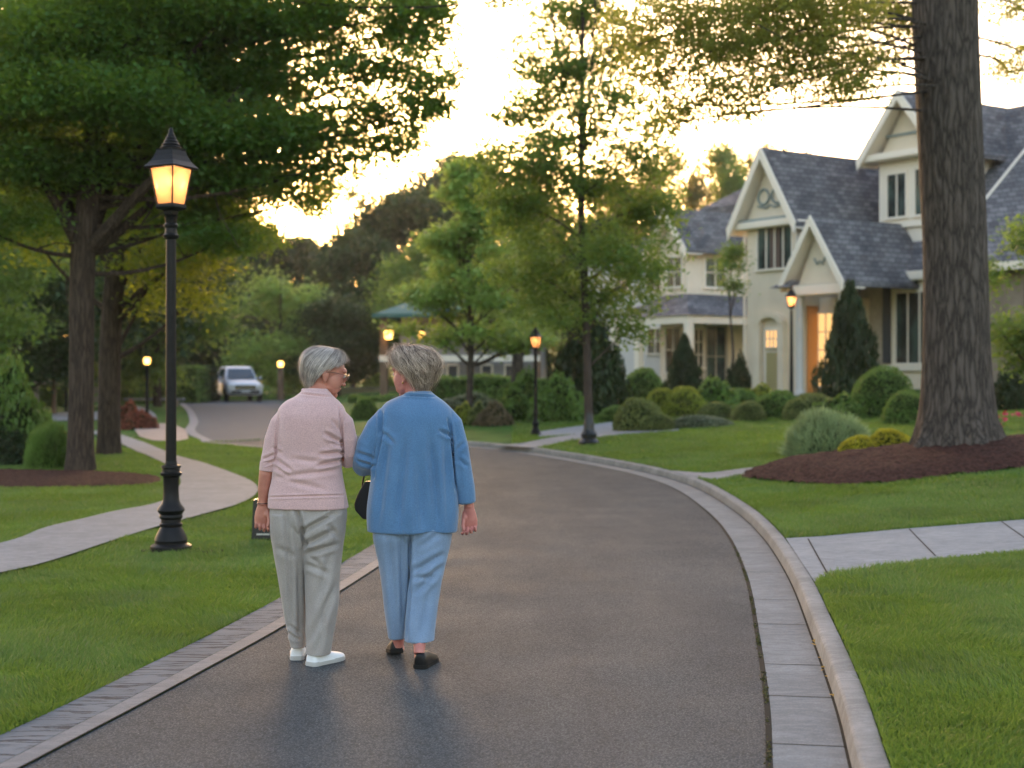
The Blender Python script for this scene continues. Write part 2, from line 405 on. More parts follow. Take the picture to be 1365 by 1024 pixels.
# paths
P_NEAR_A = [(1055, 718), (1120, 714), (1210, 706), (1300, 699), (1365, 694), (1500, 683), (1900, 650)]
P_NEAR_B = [(1092, 776), (1110, 767), (1180, 757), (1260, 746), (1365, 736), (1500, 724), (1950, 690)]
paths = {}
def ppath(name, A, B, mt, m=6, n=60, dz=.010, z=None):
    A = resample(crs(A, 8), n); B = resample(crs(B, 8), n); paths[name] = np.vstack([A, B[::-1]])
    return ribbon(name.split('#')[0], A, B, mt, z=z, dz=dz, m=m, zmin=-9 if z is not None else .083)
MT['pathcool'] = m_conc('path_concrete_cool', (.20, .21, .22), (.26, .27, .28), .9)
A = gps(P_NEAR_A); B = gps(P_NEAR_B)
# start both sides on the kerb top
s0 = arcY(A[0][1]); s1 = arcY(B[0][1]); A[0] = tuple(at_arc(KO, s0)); B[0] = tuple(at_arc(KO, s1))
ppath('path', A, B, MT['pathcool'])
mb = MB()
for a, b in (((1077, 720), (1103, 767)), ((1212, 707), (1247, 743)), ((1335, 697), (1385, 732))):
    a = np.array(gp(*a)); b = np.array(gp(*b)); T = (b - a) / np.linalg.norm(b - a); N = np.array([-T[1], T[0]]) * .006
    pts = [a + (b - a) * t for t in np.linspace(0, 1, 8)]
    for p, q in zip(pts[:-1], pts[1:]):
        mb.add([(*(c), h1(*c) + .0125) for c in (p - N, q - N, q + N, p + N)], [(0, 1, 2, 3)])
tag(mb.build('path_joint', MT['joint']), kind='structure')
ppath('path#2', gps([(895, 636), (940, 631), (985, 626), (1030, 620), (1100, 608)]), gps([(915, 645), (950, 640), (985, 634), (1030, 628), (1100, 614)]), MT['path'])
ppath('path#3', gps([(655, 600), (690, 592), (740, 583), (800, 576), (860, 571), (905, 569)]), gps([(700, 604), (715, 597), (760, 588), (820, 581), (870, 577), (905, 575)]), MT['path'])
ppath('path#4', gps([(718, 576), (760, 570), (800, 565), (830, 561)]), gps([(718, 583), (760, 580), (800, 577), (838, 573)]), MT['pathcool'])
# winding pavement on the left
LA = [(-420, 880), (-200, 805), (0, 767), (70, 750), (148, 724), (215, 703), (273, 687), (320, 673), (343, 658), (338, 645), (312, 633), (270, 618), (234, 608), (195, 592), (160, 580), (135, 573)]
LB = [(-420, 800), (-200, 765), (0, 727), (60, 706), (110, 694), (156, 683), (200, 675), (225, 665), (240, 648), (238, 636), (225, 623), (200, 610), (180, 602), (160, 592), (140, 584), (120, 578)]
def g0(L): return [((p[0] - CX) / F * (CH * F / (p[1] - HY)), CH * F / (p[1] - HY)) for p in L]
ppath('pavement', g0(LA), g0(LB), MT['path'], z=.022, n=140, m=5)
ppath('pavement#2', g0([(176, 569), (200, 566), (228, 566), (248, 574)]), g0([(186, 583), (205, 588), (235, 589), (252, 586)]), m_conc('pink_concrete', (.26, .20, .17), (.33, .26, .22)), z=.020)
ppath('pavement#3', g0([(180, 541), (195, 545), (206, 552), (210, 560)]), g0([(170, 541), (182, 548), (190, 556), (194, 563)]), MT['path'], z=.020)
ppath('pavement#4', g0([(50, 560), (65, 553), (90, 550), (140, 549)]), g0([(54, 564), (75, 562), (100, 561), (140, 560)]), MT['pathcool'], z=.020)

# mulch beds
def bed(name, poly, amp, label, mt, dz=.02, zlift=.10):
    poly = crs(poly + [poly[0]], 8); lo = poly.min(0); hi = poly.max(0); st = .05
    X, Y = np.meshgrid(np.arange(lo[0], hi[0], st), np.arange(lo[1], hi[1], st)); ins = pip(X, Y, poly)
    d = np.full(X.shape, 9.)
    for q in poly[::2]: d = np.minimum(d, np.hypot(X - q[0], Y - q[1]))
    Z = H(X, Y) + dz + zlift * sst(d, 0, .5) + amp * (vnoise(X, Y, 14, 1) + .6 * vnoise(X, Y, 30, 2) - .8)
    I = np.arange(X.size).reshape(X.shape); ok = ins[:-1, :-1] & ins[1:, :-1] & ins[:-1, 1:] & ins[1:, 1:]
    Q = np.stack([I[:-1, :-1][ok], I[:-1, 1:][ok], I[1:, 1:][ok], I[1:, :-1][ok]], 1)
    me = np_mesh(name, np.stack([X.ravel(), Y.ravel(), Z.ravel()], 1), Q)
    bm = bmesh.new(); bm.from_mesh(me); bmesh.ops.delete(bm, geom=[v for v in bm.verts if not v.link_faces], context='VERTS'); bm.to_mesh(me); bm.free()
    o = link(name, me, mt, smooth=True); tag(o, label=label, cat='mulch bed', kind='stuff'); paths[name + label] = poly; return o
bed('mulch', gps([(985, 638), (1030, 643), (1090, 647), (1150, 647), (1230, 640), (1365, 626), (1520, 612), (1560, 590)]) + [(9.6, 20.5), (6.5, 20.9), (4.4, 20.2), (3.3, 19.3)], .035,
    'dark red-brown bark mulch mounded around the large right-hand tree trunk', MT['mulch'])
bed('mulch', g0([(-60, 640), (0, 650), (100, 650), (190, 647), (217, 640), (200, 633), (140, 629), (60, 627), (-60, 628)]), .02,
    'thin dark mulch ring round the foot of the left-hand trees', MT['mulch'], zlift=.03)
# ---------------------------------------------------------------- lawn blades
PAVED = [np.vstack([L2, KO[::-1]]), np.vstack([offset(COURT_L, -.25), COURT_R[::-1]])] + list(paths.values())
def paved(X, Y):
    m = np.zeros(X.shape, bool)
    for p in PAVED:
        lo = p.min(0); hi = p.max(0); c = (X > lo[0]) & (X < hi[0]) & (Y > lo[1]) & (Y < hi[1])
        if c.any(): m[c] |= pip(X[c], Y[c], p[::2] if len(p) > 200 else p)
    return m
MT['blade'] = leafmat('grass_blade', (.044, .098, .018), (.125, .205, .048), (.24, .36, .05), .40, .5, .3, extra=[(.95, (.24, .20, .08)), (1, (.30, .28, .13))])
def grass(name, region, dens0, seed, ref=7.0, hgt=.039, label='', side=None):
    rng = np.random.default_rng(seed); x0, x1, y0, y1 = region; Xs = []; Ys = []
    ys = np.arange(y0, y1, .5)
    for ya in ys:
        half = .41 * ya + 1.3; xa = max(x0, -half); xb = min(x1, half)
        if xb <= xa: continue
        n = int(dens0 * min(1, (ref / ya)) ** 2 * (xb - xa) * .5)
        Xs.append(rng.uniform(xa, xb, n)); Ys.append(rng.uniform(ya, ya + .5, n))
    X = np.concatenate(Xs); Y = np.concatenate(Ys)
    keep = ~paved(X, Y); X = X[keep]; Y = Y[keep]; t = right_dist(X, Y)
    if side == 'right': k = t > -.035 * vnoise(X, Y, 7., 3) - .004
    else: k = t < -.05
    X = X[k]; Y = Y[k]; n = len(X); Z = H(X, Y) - .004; Z = np.where((t > -.1) & (t < .03), .086, Z) if side == 'right' else Z
    lump = vnoise(X, Y, 1.6, 7) * .6 + vnoise(X, Y, 5., 8) * .4
    h = hgt * (.55 + .9 * lump) * rng.uniform(.6, 1.3, n); w = .0021 * np.clip(Y / ref, 1, 4) ** 1.0 * rng.uniform(.7, 1.3, n)
    a = rng.uniform(0, 2 * np.pi, n); la = rng.uniform(0, 2 * np.pi, n) * .5 + vnoise(X, Y, 1.1, 9) * 9; lean = h * rng.uniform(.15, 1.0, n)
    dx = np.cos(a) * w; dy = np.sin(a) * w; lx = np.cos(la) * lean; ly = np.sin(la) * lean
    V = np.empty((n, 6, 3), np.float32)
    for i, (f, ww, hh) in enumerate(((0, 1, 0), (.3, .85, .6), (1, .18, 1))):
        V[:, 2 * i, 0] = X + lx * f - dx * ww; V[:, 2 * i, 1] = Y + ly * f - dy * ww; V[:, 2 * i, 2] = Z + h * hh
        V[:, 2 * i + 1, 0] = X + lx * f + dx * ww; V[:, 2 * i + 1, 1] = Y + ly * f + dy * ww; V[:, 2 * i + 1, 2] = Z + h * hh
    b = np.arange(n)[:, None] * 6; Q = np.concatenate([b + [0, 1, 3, 2], b + [2, 3, 5, 4]], 0)
    o = link(name, np_mesh(name, V.reshape(-1, 3), Q), MT['blade']); tag(o, label=label, cat='grass', kind='stuff'); print(name, n)
grass('grass', (-9, 0, 4.0, 32), 15000, 1, label='mown green grass on the left of the road, round the lamp and the winding pavement', side='left')
grass('grass', (0, 12, 4.0, 36), 15000, 2, label='mown green grass rising on the right side of the kerb', side='right')

# ---------------------------------------------------------------- foliage tools
def leaves(C, L, rng, up=.5, wr=.5, droop=.0):
    """C centres (n,3), leaf length L (n,) -> verts, quads (one folded rhombus each)"""
    n = len(C); d = rng.normal(size=(n, 3)); d[:, 2] = d[:, 2] * (1 - up) - droop; d /= np.linalg.norm(d, axis=1)[:, None]
    nrm = rng.normal(size=(n, 3)); nrm[:, 2] = np.abs(nrm[:, 2]) + up * 2.0
    s = np.cross(d, nrm); s /= np.linalg.norm(s, axis=1)[:, None] + 1e-9
    Lc = L[:, None]; V = np.empty((n, 4, 3), np.float32)
    V[:, 0] = C - d * Lc * .5; V[:, 1] = C + s * Lc * wr * .5; V[:, 2] = C + d * Lc * .5; V[:, 3] = C - s * Lc * wr * .5
    return V.reshape(-1, 3), (np.arange(n)[:, None] * 4 + [0, 1, 2, 3])
def pad_points(c, r, n, rng, per=14, tw=.13, hollow=2.2):
    """clustered points in an ellipsoid: twigs first, then leaves round each twig"""
    k = max(1, n // per); d = rng.normal(size=(k, 3)); d /= np.linalg.norm(d, axis=1)[:, None]
    rad = rng.uniform(0, 1, k) ** (1 / hollow); tp = d * rad[:, None] * r
    tp *= (1 + .22 * np.sin(3.1 * d[:, :1] + 5 * d[:, 1:2] + c[0]))
    P = np.repeat(tp, per, 0) + rng.normal(size=(k * per, 3)) * tw * np.array([1, 1, .6])
    return P + c
class Tree:
    def __init__(s, seed): s.rng = np.random.default_rng(seed); s.tr = MB(); s.P = []; s.ends = []
    def trunk(s, pts, rad, n=12, flare=0.0):
        pts = [Vector(p) for p in pts]; s.spine = [(p, r) for p, r in zip(pts, rad)]
        cc = crs([tuple(p) for p in pts], 6); rr = np.interp(np.linspace(0, len(pts) - 1, len(cc)), range(len(pts)), rad)
        if flare:
            P2 = [cc[0] + (cc[1] - cc[0]) * t for t in (0, .18, .4, .7)]; 
            hh = cc[:, 2] - cc[0, 2]; rr = rr * (1 + flare * np.exp(-hh / (rad[0] * 1.1)))
        s.cc = cc; s.rr = rr; s.tr.tube([tuple(p) for p in cc], list(rr), n); return s
    def limb(s, end, r0=None, from_z=None, sag=.15, n=6):
        e = np.array(end, float); hz = s.cc[:, 2]; tz = from_z if from_z is not None else hz[0] + (e[2] - hz[0]) * .62
        i = int(np.clip(np.argmin(np.abs(hz - tz)), 2, len(hz) - 1)); a = s.cc[i]; r = (r0 or s.rr[i] * .42)
        m = (a + e) / 2 + np.array([0, 0, -sag * np.linalg.norm((e - a)[:2])]) + s.rng.normal(size=3) * .08 * np.linalg.norm(e - a)
        t = np.linspace(0, 1, 8)[:, None]; P = (1 - t) ** 2 * a + 2 * t * (1 - t) * m + t * t * e
        s.tr.tube([tuple(p) for p in P], list(np.linspace(r, max(.012, r * .15), 8)), n)
        for _ in range(2):      # side twigs
            j = s.rng.integers(3, 7); q = P[j] + s.rng.normal(size=3) * np.linalg.norm(e - a) * .16
            s.tr.tube([tuple(P[j]), tuple((P[j] + q) / 2 + s.rng.normal(size=3) * .05), tuple(q)], [r * .3, r * .2, .008], 4)
        return s
    def pad(s, c, r, n, limb=True, per=14, tw=.13, **kw):
        c = np.array(c, float); s.P.append(pad_points(c, np.array(r, float), n, s.rng, per, tw))
        if limb: s.limb(c, **kw)
        return s
    def crown_pads(s, c, r, k, n, pr=(.3, .3, .16), shape='round', tw=.13, limbs=True, per=14):
        """k pads spread through an envelope ellipsoid (shape: round / cone)"""
        for i in range(k):
            z = s.rng.uniform(-1, 1); a = i * 2.399 + s.rng.uniform(-.5, .5); q = s.rng.uniform(.35, 1) 
            w = math.sqrt(max(.02, 1 - z * z)) if shape == 'round' else (1 - z) / 2 * .95 + .08
            cc = np.array([c[0] + r[0] * w * q * math.cos(a), c[1] + r[1] * w * q * math.sin(a), c[2] + r[2] * z * .9])
            sz = s.rng.uniform(.75, 1.25) * (.6 + .5 * w); s.pad(cc, (r[0] * pr[0] * sz, r[1] * pr[1] * sz, r[2] * pr[2] * sz), n // k, limb=limbs and i % 2 == 0, tw=tw, per=per)
        return s
    def build(s, name, label, cat, base, bark, leafm, size, up=.5, wr=.5, group=None, droop=0., rz=0):
        root = empty(name, base, rz); tag(root, label, cat, group)
        B = np.array(base)
        tr = s.tr; tr.v = [(p[0] - B[0], p[1] - B[1], p[2] - B[2]) for p in tr.v]
        tr.build('trunk', bark, root, smooth=True)
        C = np.vstack(s.P) - B; L = size * s.rng.uniform(.6, 1.35, len(C))
        V, Q = leaves(C, L, s.rng, up, wr, droop); link('crown', np_mesh('crown', V, Q), leafm, root)
        s.root = root; return root
def m_bark(name, c1, c2, sc=9, bd=.03, st=(1, 1, .16)):
    m, nt, b = mat(name, c1, .9, spec=.2); v = texco(nt, st)
    vo = nt.nodes.new('ShaderNodeTexVoronoi'); vo.feature = 'DISTANCE_TO_EDGE'; vo.inputs['Scale'].default_value = sc
    ds = nt.nodes.new('ShaderNodeTexNoise'); ds.inputs['Scale'].default_value = sc * .7; ds.inputs['Detail'].default_value = 4; nt.links.new(v, ds.inputs['Vector'])
    mx = mixc(nt, v, ds.outputs['Color'], .13); nt.links.new(mx, vo.inputs['Vector'])
    n2 = noise_n(nt, v, sc * 3.2, 6, .7)
    mu = nt.nodes.new('ShaderNodeMath'); mu.operation = 'MULTIPLY_ADD'; nt.links.new(vo.outputs['Distance'], mu.inputs[0]); mu.inputs[1].default_value = 1.6; nt.links.new(n2, mu.inputs[2])
    c = ramp(nt, mu.outputs[0], [(.35, c1), (.95, c2)]); nt.links.new(c, b.inputs['Base Color']); bump(nt, b, mu.outputs[0], 1.0, bd); return m
MT['bark'] = m_bark('bark_grey_brown', (.018, .014, .012), (.125, .102, .086), 15, .035, (1, 1, .17))
MT['bark2'] = m_bark('bark_dark', (.020, .014, .010), (.095, .068, .050), 20, .03, (1, 1, .11))
MT['bark3'] = noisy('smooth_bark', (.03, .02, .016), (.07, .05, .04), 12, .8, 20, .5, .02, stretch=(1, 1, .3))
MT['leafL'] = leafmat('leaf_deep_green', (.038, .105, .028), (.085, .175, .046), (.34, .46, .04), .42)
MT['leafR'] = leafmat('leaf_olive', (.09, .12, .03), (.17, .20, .05), (.50, .50, .08), .50)
MT['leafM'] = leafmat('leaf_mid_green', (.065, .125, .028), (.12, .20, .05), (.30, .42, .06), .42)
MT['leafB'] = leafmat('leaf_bright_green', (.17, .28, .07), (.27, .40, .10), (.40, .52, .10), .42)
MT['leafD'] = leafmat('leaf_dark_evergreen', (.024, .054, .019), (.050, .090, .030), (.12, .16, .035), .28)
MT['leafF'] = leafmat('leaf_far_olive', (.045, .062, .022), (.085, .105, .034), (.42, .34, .05), .40)

# ---------------------------------------------------------------- left foreground trees
def pxpad(T, px, py, Y, wpx, hpx, ry, n, **kw):
    c = at(px, py, Y); k = Y / F; T.pad(c, (wpx * k / 2, ry, hpx * k / 2), n, **kw)
T = Tree(11); b = at(107, 628, 21.2); b = (b[0], b[1], 0.0)
T.trunk([b, (b[0] + .02, b[1], 1.6), (b[0] + .04, b[1], 3.2), (b[0] + .15, b[1] + .1, 4.6), (b[0] + .25, b[1] + .1, 6.4), (b[0] + .3, b[1], 9.0), (b[0] + .3, b[1], 11.5)], [.195, .18, .185, .17, .14, .10, .03], 16, flare=.22)
for px, py, Y in ((20, 190, 20.5), (240, 230, 21.6), (60, 120, 22.4), (330, 120, 20.6), (180, 170, 22.6)):
    T.limb(at(px, py, Y), r0=.11, from_z=3.1, sag=.05, n=8)
for (px, py, Y, w, h, ry, n) in (
    (60, 60, 20.2, 300, 110, 1.6, 9000), (-60, 150, 20.6, 280, 110, 1.6, 7000), (180, 20, 20.8, 330, 100, 1.7, 9000), (330, 30, 21.2, 300, 90, 1.6, 8500),
    (470, 15, 21.0, 250, 80, 1.4, 5200), (545, 30, 21.0, 130, 50, 1.0, 1500), (120, 130, 20.0, 280, 80, 1.5, 7500), (250, 110, 21.8, 300, 90, 1.6, 8500), (390, 100, 21.4, 280, 80, 1.5, 6500),
    (520, 88, 21.2, 190, 55, 1.1, 2600), (300, 180, 21.0, 300, 80, 1.5, 7500), (430, 170, 21.4, 260, 65, 1.3, 4700), (530, 150, 21.2, 160, 50, 1.0, 1900), (572, 112, 21.0, 100, 26, .7, 900), (580, 148, 21.3, 80, 22, .6, 700), (560, 55, 21.2, 110, 34, .7, 1100), (520, 196, 21.2, 110, 26, .7, 900), (575, 12, 21.0, 90, 30, .7, 800), (300, 318, 21.6, 160, 40, 1.0, 1500),
    (200, 230, 22.0, 260, 80, 1.4, 5600), (30, 220, 21.0, 240, 80, 1.4, 5200), (330, 240, 21.6, 240, 60, 1.2, 3600), (440, 218, 21.3, 190, 45, 1.0, 2100),
    (270, 290, 22.5, 200, 60, 1.3, 2400), (-40, 290, 20.6, 200, 70, 1.3, 3000), (100, 280, 23.0, 200, 70, 1.3, 2400), (400, 268, 22.0, 120, 34, .9, 800)):
    pxpad(T, px, py, Y, w, h, ry, int(n * (2.3 if px < 350 else 1.35)), r0=.045, from_z=3.2 + (300 - py) / 90, tw=.15 if px < 350 else .12, per=14 if px < 350 else 30)
for i in range(16):      # the rest of the crown above the frame
    a = i * 2.4; q = .5 + 2.6 * ((i * .37) % 1); T.pad((b[0] + 1.2 + q * 1.15 * math.cos(a), b[1] + q * math.sin(a), 8.1 + 3.4 * ((i * .61) % 1)), (1.7, 1.5, .6), 2600, r0=.06, tw=.16)
pxpad(T, 662, 2, 20.0, 60, 26, .5, 260, r0=.03, from_z=8, tw=.10)
T.build('shade_tree', 'large dark green shade tree with thick trunk in the mulch ring behind the near lamp', 'tree', b, MT['bark2'], MT['leafL'], .085, up=.45)
T = Tree(12); b = at(145, 605, 25.6); b = (b[0], b[1], 0.0)
T.trunk([b, (b[0] + .03, b[1], 2), (b[0] + .1, b[1], 3.6), (b[0] - .2, b[1] + .2, 5.5), (b[0] - .1, b[1] + .2, 8.0)], [.205, .195, .17, .12, .04], 14, flare=.15)
for (px, py, Y, w, h, ry, n) in ((230, 345, 25.5, 170, 90, 1.4, 3600), (200, 290, 26.5, 220, 90, 1.5, 3600), (40, 310, 26, 240, 100, 1.6, 3600), (290, 300, 25, 170, 70, 1.2, 2600), (110, 250, 27, 300, 100, 1.6, 4200), (190, 400, 26.2, 70, 60, .8, 800), (255, 400, 25.8, 90, 50, .8, 700)):
    pxpad(T, px, py, Y, w, h, ry, n, r0=.06, tw=.17)
for i in range(7): T.pad((b[0] + 2.2 * math.cos(i * 2.4), b[1] + 2.0 * math.sin(i * 2.4), 6 + (i % 3) * .8), (1.6, 1.5, .6), 1800, r0=.05, tw=.17)
T.build('shade_tree', 'second shade tree with lighter green lower leaves just behind the left trunk', 'tree', b, MT['bark2'], leafmat('leaf_lit_green', (.07, .13, .02), (.14, .20, .035), (.42, .46, .03), .42), .10, up=.45)

# big tree on the right
T = Tree(13); b = (5.74, 18.3, h1(5.74, 18.3) - .02)
T.trunk([b, (b[0] - .02, b[1], b[2] + 1.2), (b[0] - .04, b[1], b[2] + 2.6), (b[0] - .09, b[1], 4.2), (b[0] - .17, b[1], 6.2), (b[0] - .2, b[1], 8.5), (b[0], b[1], 11)], [.44, .415, .40, .405, .41, .34, .16], 40, flare=.38)
me_tr = T.tr
for (px, py, Y, w, h, ry, n) in (
    (1180, 15, 19.4, 230, 60, .9, 3400), (1070, 10, 17.0, 260, 70, 1.0, 4600), (960, 20, 16.8, 230, 90, 1.0, 3300), (880, 30, 17.2, 160, 70, .9, 1500), (1010, 60, 16.8, 220, 60, .9, 2500),
    (1120, 95, 17.3, 150, 40, .7, 1150), (1050, 100, 16.8, 130, 36, .6, 800), (1170, 75, 19.4, 130, 40, .7, 800), (950, 115, 16.6, 140, 50, .7, 900), (885, 100, 17, 130, 70, .8, 900), (985, 152, 16.6, 70, 24, .4, 260),
    (895, 165, 17, 90, 60, .6, 420), (850, 60, 17, 130, 110, .8, 1100), (930, 75, 16.8, 150, 80, .8, 1200), (1005, 128, 16.7, 120, 44, .6, 560), (1150, 118, 17, 120, 36, .6, 560), (1080, 70, 17.2, 200, 60, .8, 1300), (925, 140, 16.9, 110, 44, .6, 480), (1100, 125, 16.9, 90, 24, .5, 300), (1210, 40, 19.5, 110, 60, .8, 900), (1345, 95, 19.6, 100, 30, .7, 500), (1362, 70, 19.6, 90, 50, .7, 650), (1355, 8, 19.6, 140, 36, .8, 800), (1085, 50, 18, 180, 50, .8, 1300)):
    pxpad(T, px, py, Y, w, h, ry, int(n * 1.7), r0=.018, from_z=5.0 + (150 - py) / 120, tw=.085, sag=-.12, per=24)
for i in range(18):
    a = i * 2.4; q = 1.0 + 2.8 * ((i * .37) % 1); T.pad((b[0] + q * math.cos(a), b[1] + q * math.sin(a), 8.2 + 3.6 * ((i * .61) % 1)), (1.7, 1.6, .6), 2300, r0=.07, tw=.14, from_z=7.6)
rt = T.build('shade_tree', 'massive furrowed grey-brown trunk in the mulch bed with branches overhanging the right lawn', 'tree', b, MT['bark'], MT['leafR'], .056, up=.3)
tr = [c for c in rt.children if c.name.startswith('trunk')][0]     # furrow the lower trunk for real
tr.data.materials.clear(); tr.data.materials.append(MT['bark'])
sm = tr.modifiers.new('sub', 'SUBSURF'); sm.levels = 0; sm.render_levels = 0
V = get_co(tr.data); N = get_no(tr.data)
ang = np.arctan2(V[:, 1], V[:, 0]); rr_ = np.hypot(V[:, 0], V[:, 1]); lowm = np.clip(1 - V[:, 2] / .55, 0, 1) * (rr_ < 1.1)
k = 1 + lowm ** 2 * (.22 * np.maximum(0, np.cos(5 * ang + .6)) + .10 * np.cos(9 * ang))
V[:, 0] *= k; V[:, 1] *= k; set_co(tr.data, V)

# slim tree with the dark base in the middle of the right lawn
x0, y0 = gp(785, 593); b = (x0, y0, h1(x0, y0)); T = Tree(14); Yk = y0
T.trunk([b, (b[0] - .02, b[1], b[2] + 1.2), (b[0] - .06, b[1], 2.6), (b[0] - .13, b[1], 4.2), (b[0] - .14, b[1], 6.0), (b[0] - .1, b[1], 8.6), (b[0] - .05, b[1], 10)], [.085, .075, .065, .06, .05, .03, .01], 12)
for (px, py, w, h, n) in ((770, 20, 150, 70, 1500), (700, 75, 90, 60, 450), (835, 70, 110, 60, 650), (770, 90, 150, 70, 1400), (730, 130, 130, 70, 900), (820, 140, 140, 70, 900), (880, 160, 70, 90, 420), (690, 150, 90, 60, 520), (760, 180, 150, 60, 1000),
    (700, 215, 130, 70, 1300), (850, 215, 120, 80, 1000), (775, 245, 160, 80, 1500), (690, 270, 110, 80, 1300), (860, 280, 110, 80, 1300), (740, 310, 160, 90, 2000), (830, 340, 160, 90, 2000), (720, 370, 150, 90, 2000), (800, 400, 160, 80, 1700), (865, 370, 80, 90, 900), (745, 420, 120, 50, 800), (655, 205, 60, 40, 260), (840, 440, 70, 40, 400)):
    pxpad(T, px, py, Yk + T.rng.uniform(-.9, .9), w, h, w * Yk / F * .48, int(n * (2.2 if py < 300 else 1.35)), r0=.018, from_z=CH - (py + 45 - HY) * Yk / F, tw=.135, sag=-.1, per=30)
for i in range(6): T.pad((b[0] + .9 * math.cos(i * 2.4), b[1] + .9 * math.sin(i * 2.4), 8.6 + i * .25), (.8, .8, .5), 600, r0=.02, tw=.12)
rt = T.build('young_tree', 'tall slender tree on the right lawn, its dark stem in a black cast base', 'tree', b, MT['bark3'], MT['leafM'], .10, up=.3)
MT['black'] = mat('black_paint', (.012, .012, .014), .38, .0, .5)[0]
mb = MB().lathe([(.19, 0), (.2, .05), (.17, .09), (.14, .12), (.15, .2), (.11, .26), (.095, .34), (.105, .4), (.088, .43), (.084, .6)], 16)
mb.build('cast_base', MT['black'], rt, smooth=True)

# bright green layered tree in the middle distance
def simple_tree(name, label, cat, px, pyb, Y, top_py, wpx, cr_py, seed, lm, bark, leaf, n, k=16, shape='round', tr=.12, pr=(.36, .36, .2), tw=.2, up=.4, zb=None, group=None, droop=0):
    T = Tree(seed); x = (px - CX) / F * Y; zb = h1(x, Y) if zb is None else zb
    zt = CH - (top_py - HY) * Y / F; zc = CH - (cr_py - HY) * Y / F; w = wpx * Y / F / 2
    T.trunk([(x, Y, zb), (x + .05, Y, zb + (zt - zb) * .3), (x - .05, Y, zb + (zt - zb) * .6), (x, Y, zb + (zt - zb) * .93)], [tr, tr * .8, tr * .5, .02], 10, flare=.2)
    T.crown_pads((x, Y, (zt + zc) / 2), (w, w, (zt - zc) / 2), k, n, pr, shape, tw=tw)
    return T.build(name, label, cat, (x, Y, zb), bark, lm, leaf, up=up, group=group, droop=droop)
simple_tree('young_tree', 'bright green layered tree with a thin brown stem', 'tree', 625, 548, 36, 205, 215, 478, 21, MT['leafB'], MT['bark'], .15, 27000, 70, 'cone', .09, pr=(.30, .30, .07), tw=.16, up=.5)
simple_tree('young_tree', 'bright green tree with thicker pale stem behind the far lamp', 'tree', 688, 545, 42, 240, 180, 460, 22, MT['leafB'], MT['bark'], .16, 17000, 46, 'cone', .2, pr=(.30, .30, .08), tw=.18, up=.5)
simple_tree('round_tree', 'mid green rounded tree beyond the far road, left of the dark evergreens', 'tree', 375, 533, 82, 366, 135, 520, 23, MT['leafB'], MT['bark2'], .26, 12000, 20, 'round', .18, pr=(.42, .42, .24), tw=.4, up=.4)
simple_tree('round_tree', 'green leafy tree at the right edge behind the massive trunk', 'tree', 1372, 520, 27, 285, 120, 500, 24, MT['leafM'], MT['bark2'], .10, 9000, 14, 'round', .09, pr=(.4, .4, .25), tw=.15)
simple_tree('young_tree', 'small leafy tree in front of the second house beside the gabled wing', 'tree', 975, 500, 44, 326, 46, 400, 25, MT['leafM'], MT['bark3'], .11, 2200, 9, 'round', .05, pr=(.4, .4, .25), tw=.16)

# far woods: every tree an object; a few shared shapes
def far_proto(seed, lm, n, shape, leaf, hh, w, pr, tw):
    T = Tree(seed); T.trunk([(0, 0, 0), (.1, 0, hh * .3), (-.1, 0, hh * .6), (0, 0, hh * .95)], [.3, .25, .16, .04], 8)
    T.crown_pads((0, 0, hh * .55), (w, w, hh * .45), 26, n, pr, shape, tw=tw, per=10); return T.build('far_tree', 'x', 'tree', (0, 0, 0), MT['bark2'], lm, leaf, up=.35)
PR = {'e': far_proto(31, MT['leafD'], 26000, 'cone', .34, 13, 4.6, (.42, .42, .14), .38), 'e2': far_proto(32, MT['leafD'], 28000, 'round', .36, 11, 5.0, (.4, .4, .24), .42),
      'o': far_proto(33, MT['leafF'], 18000, 'round', .36, 12, 5.2, (.36, .36, .2), .42), 's': far_proto(34, MT['leafF'], 5200, 'round', .34, 12, 5.5, (.30, .30, .13), .42),
      'l': far_proto(35, MT['leafM'], 20000, 'round', .3, 10, 4.6, (.4, .4, .22), .4)}
used = set()
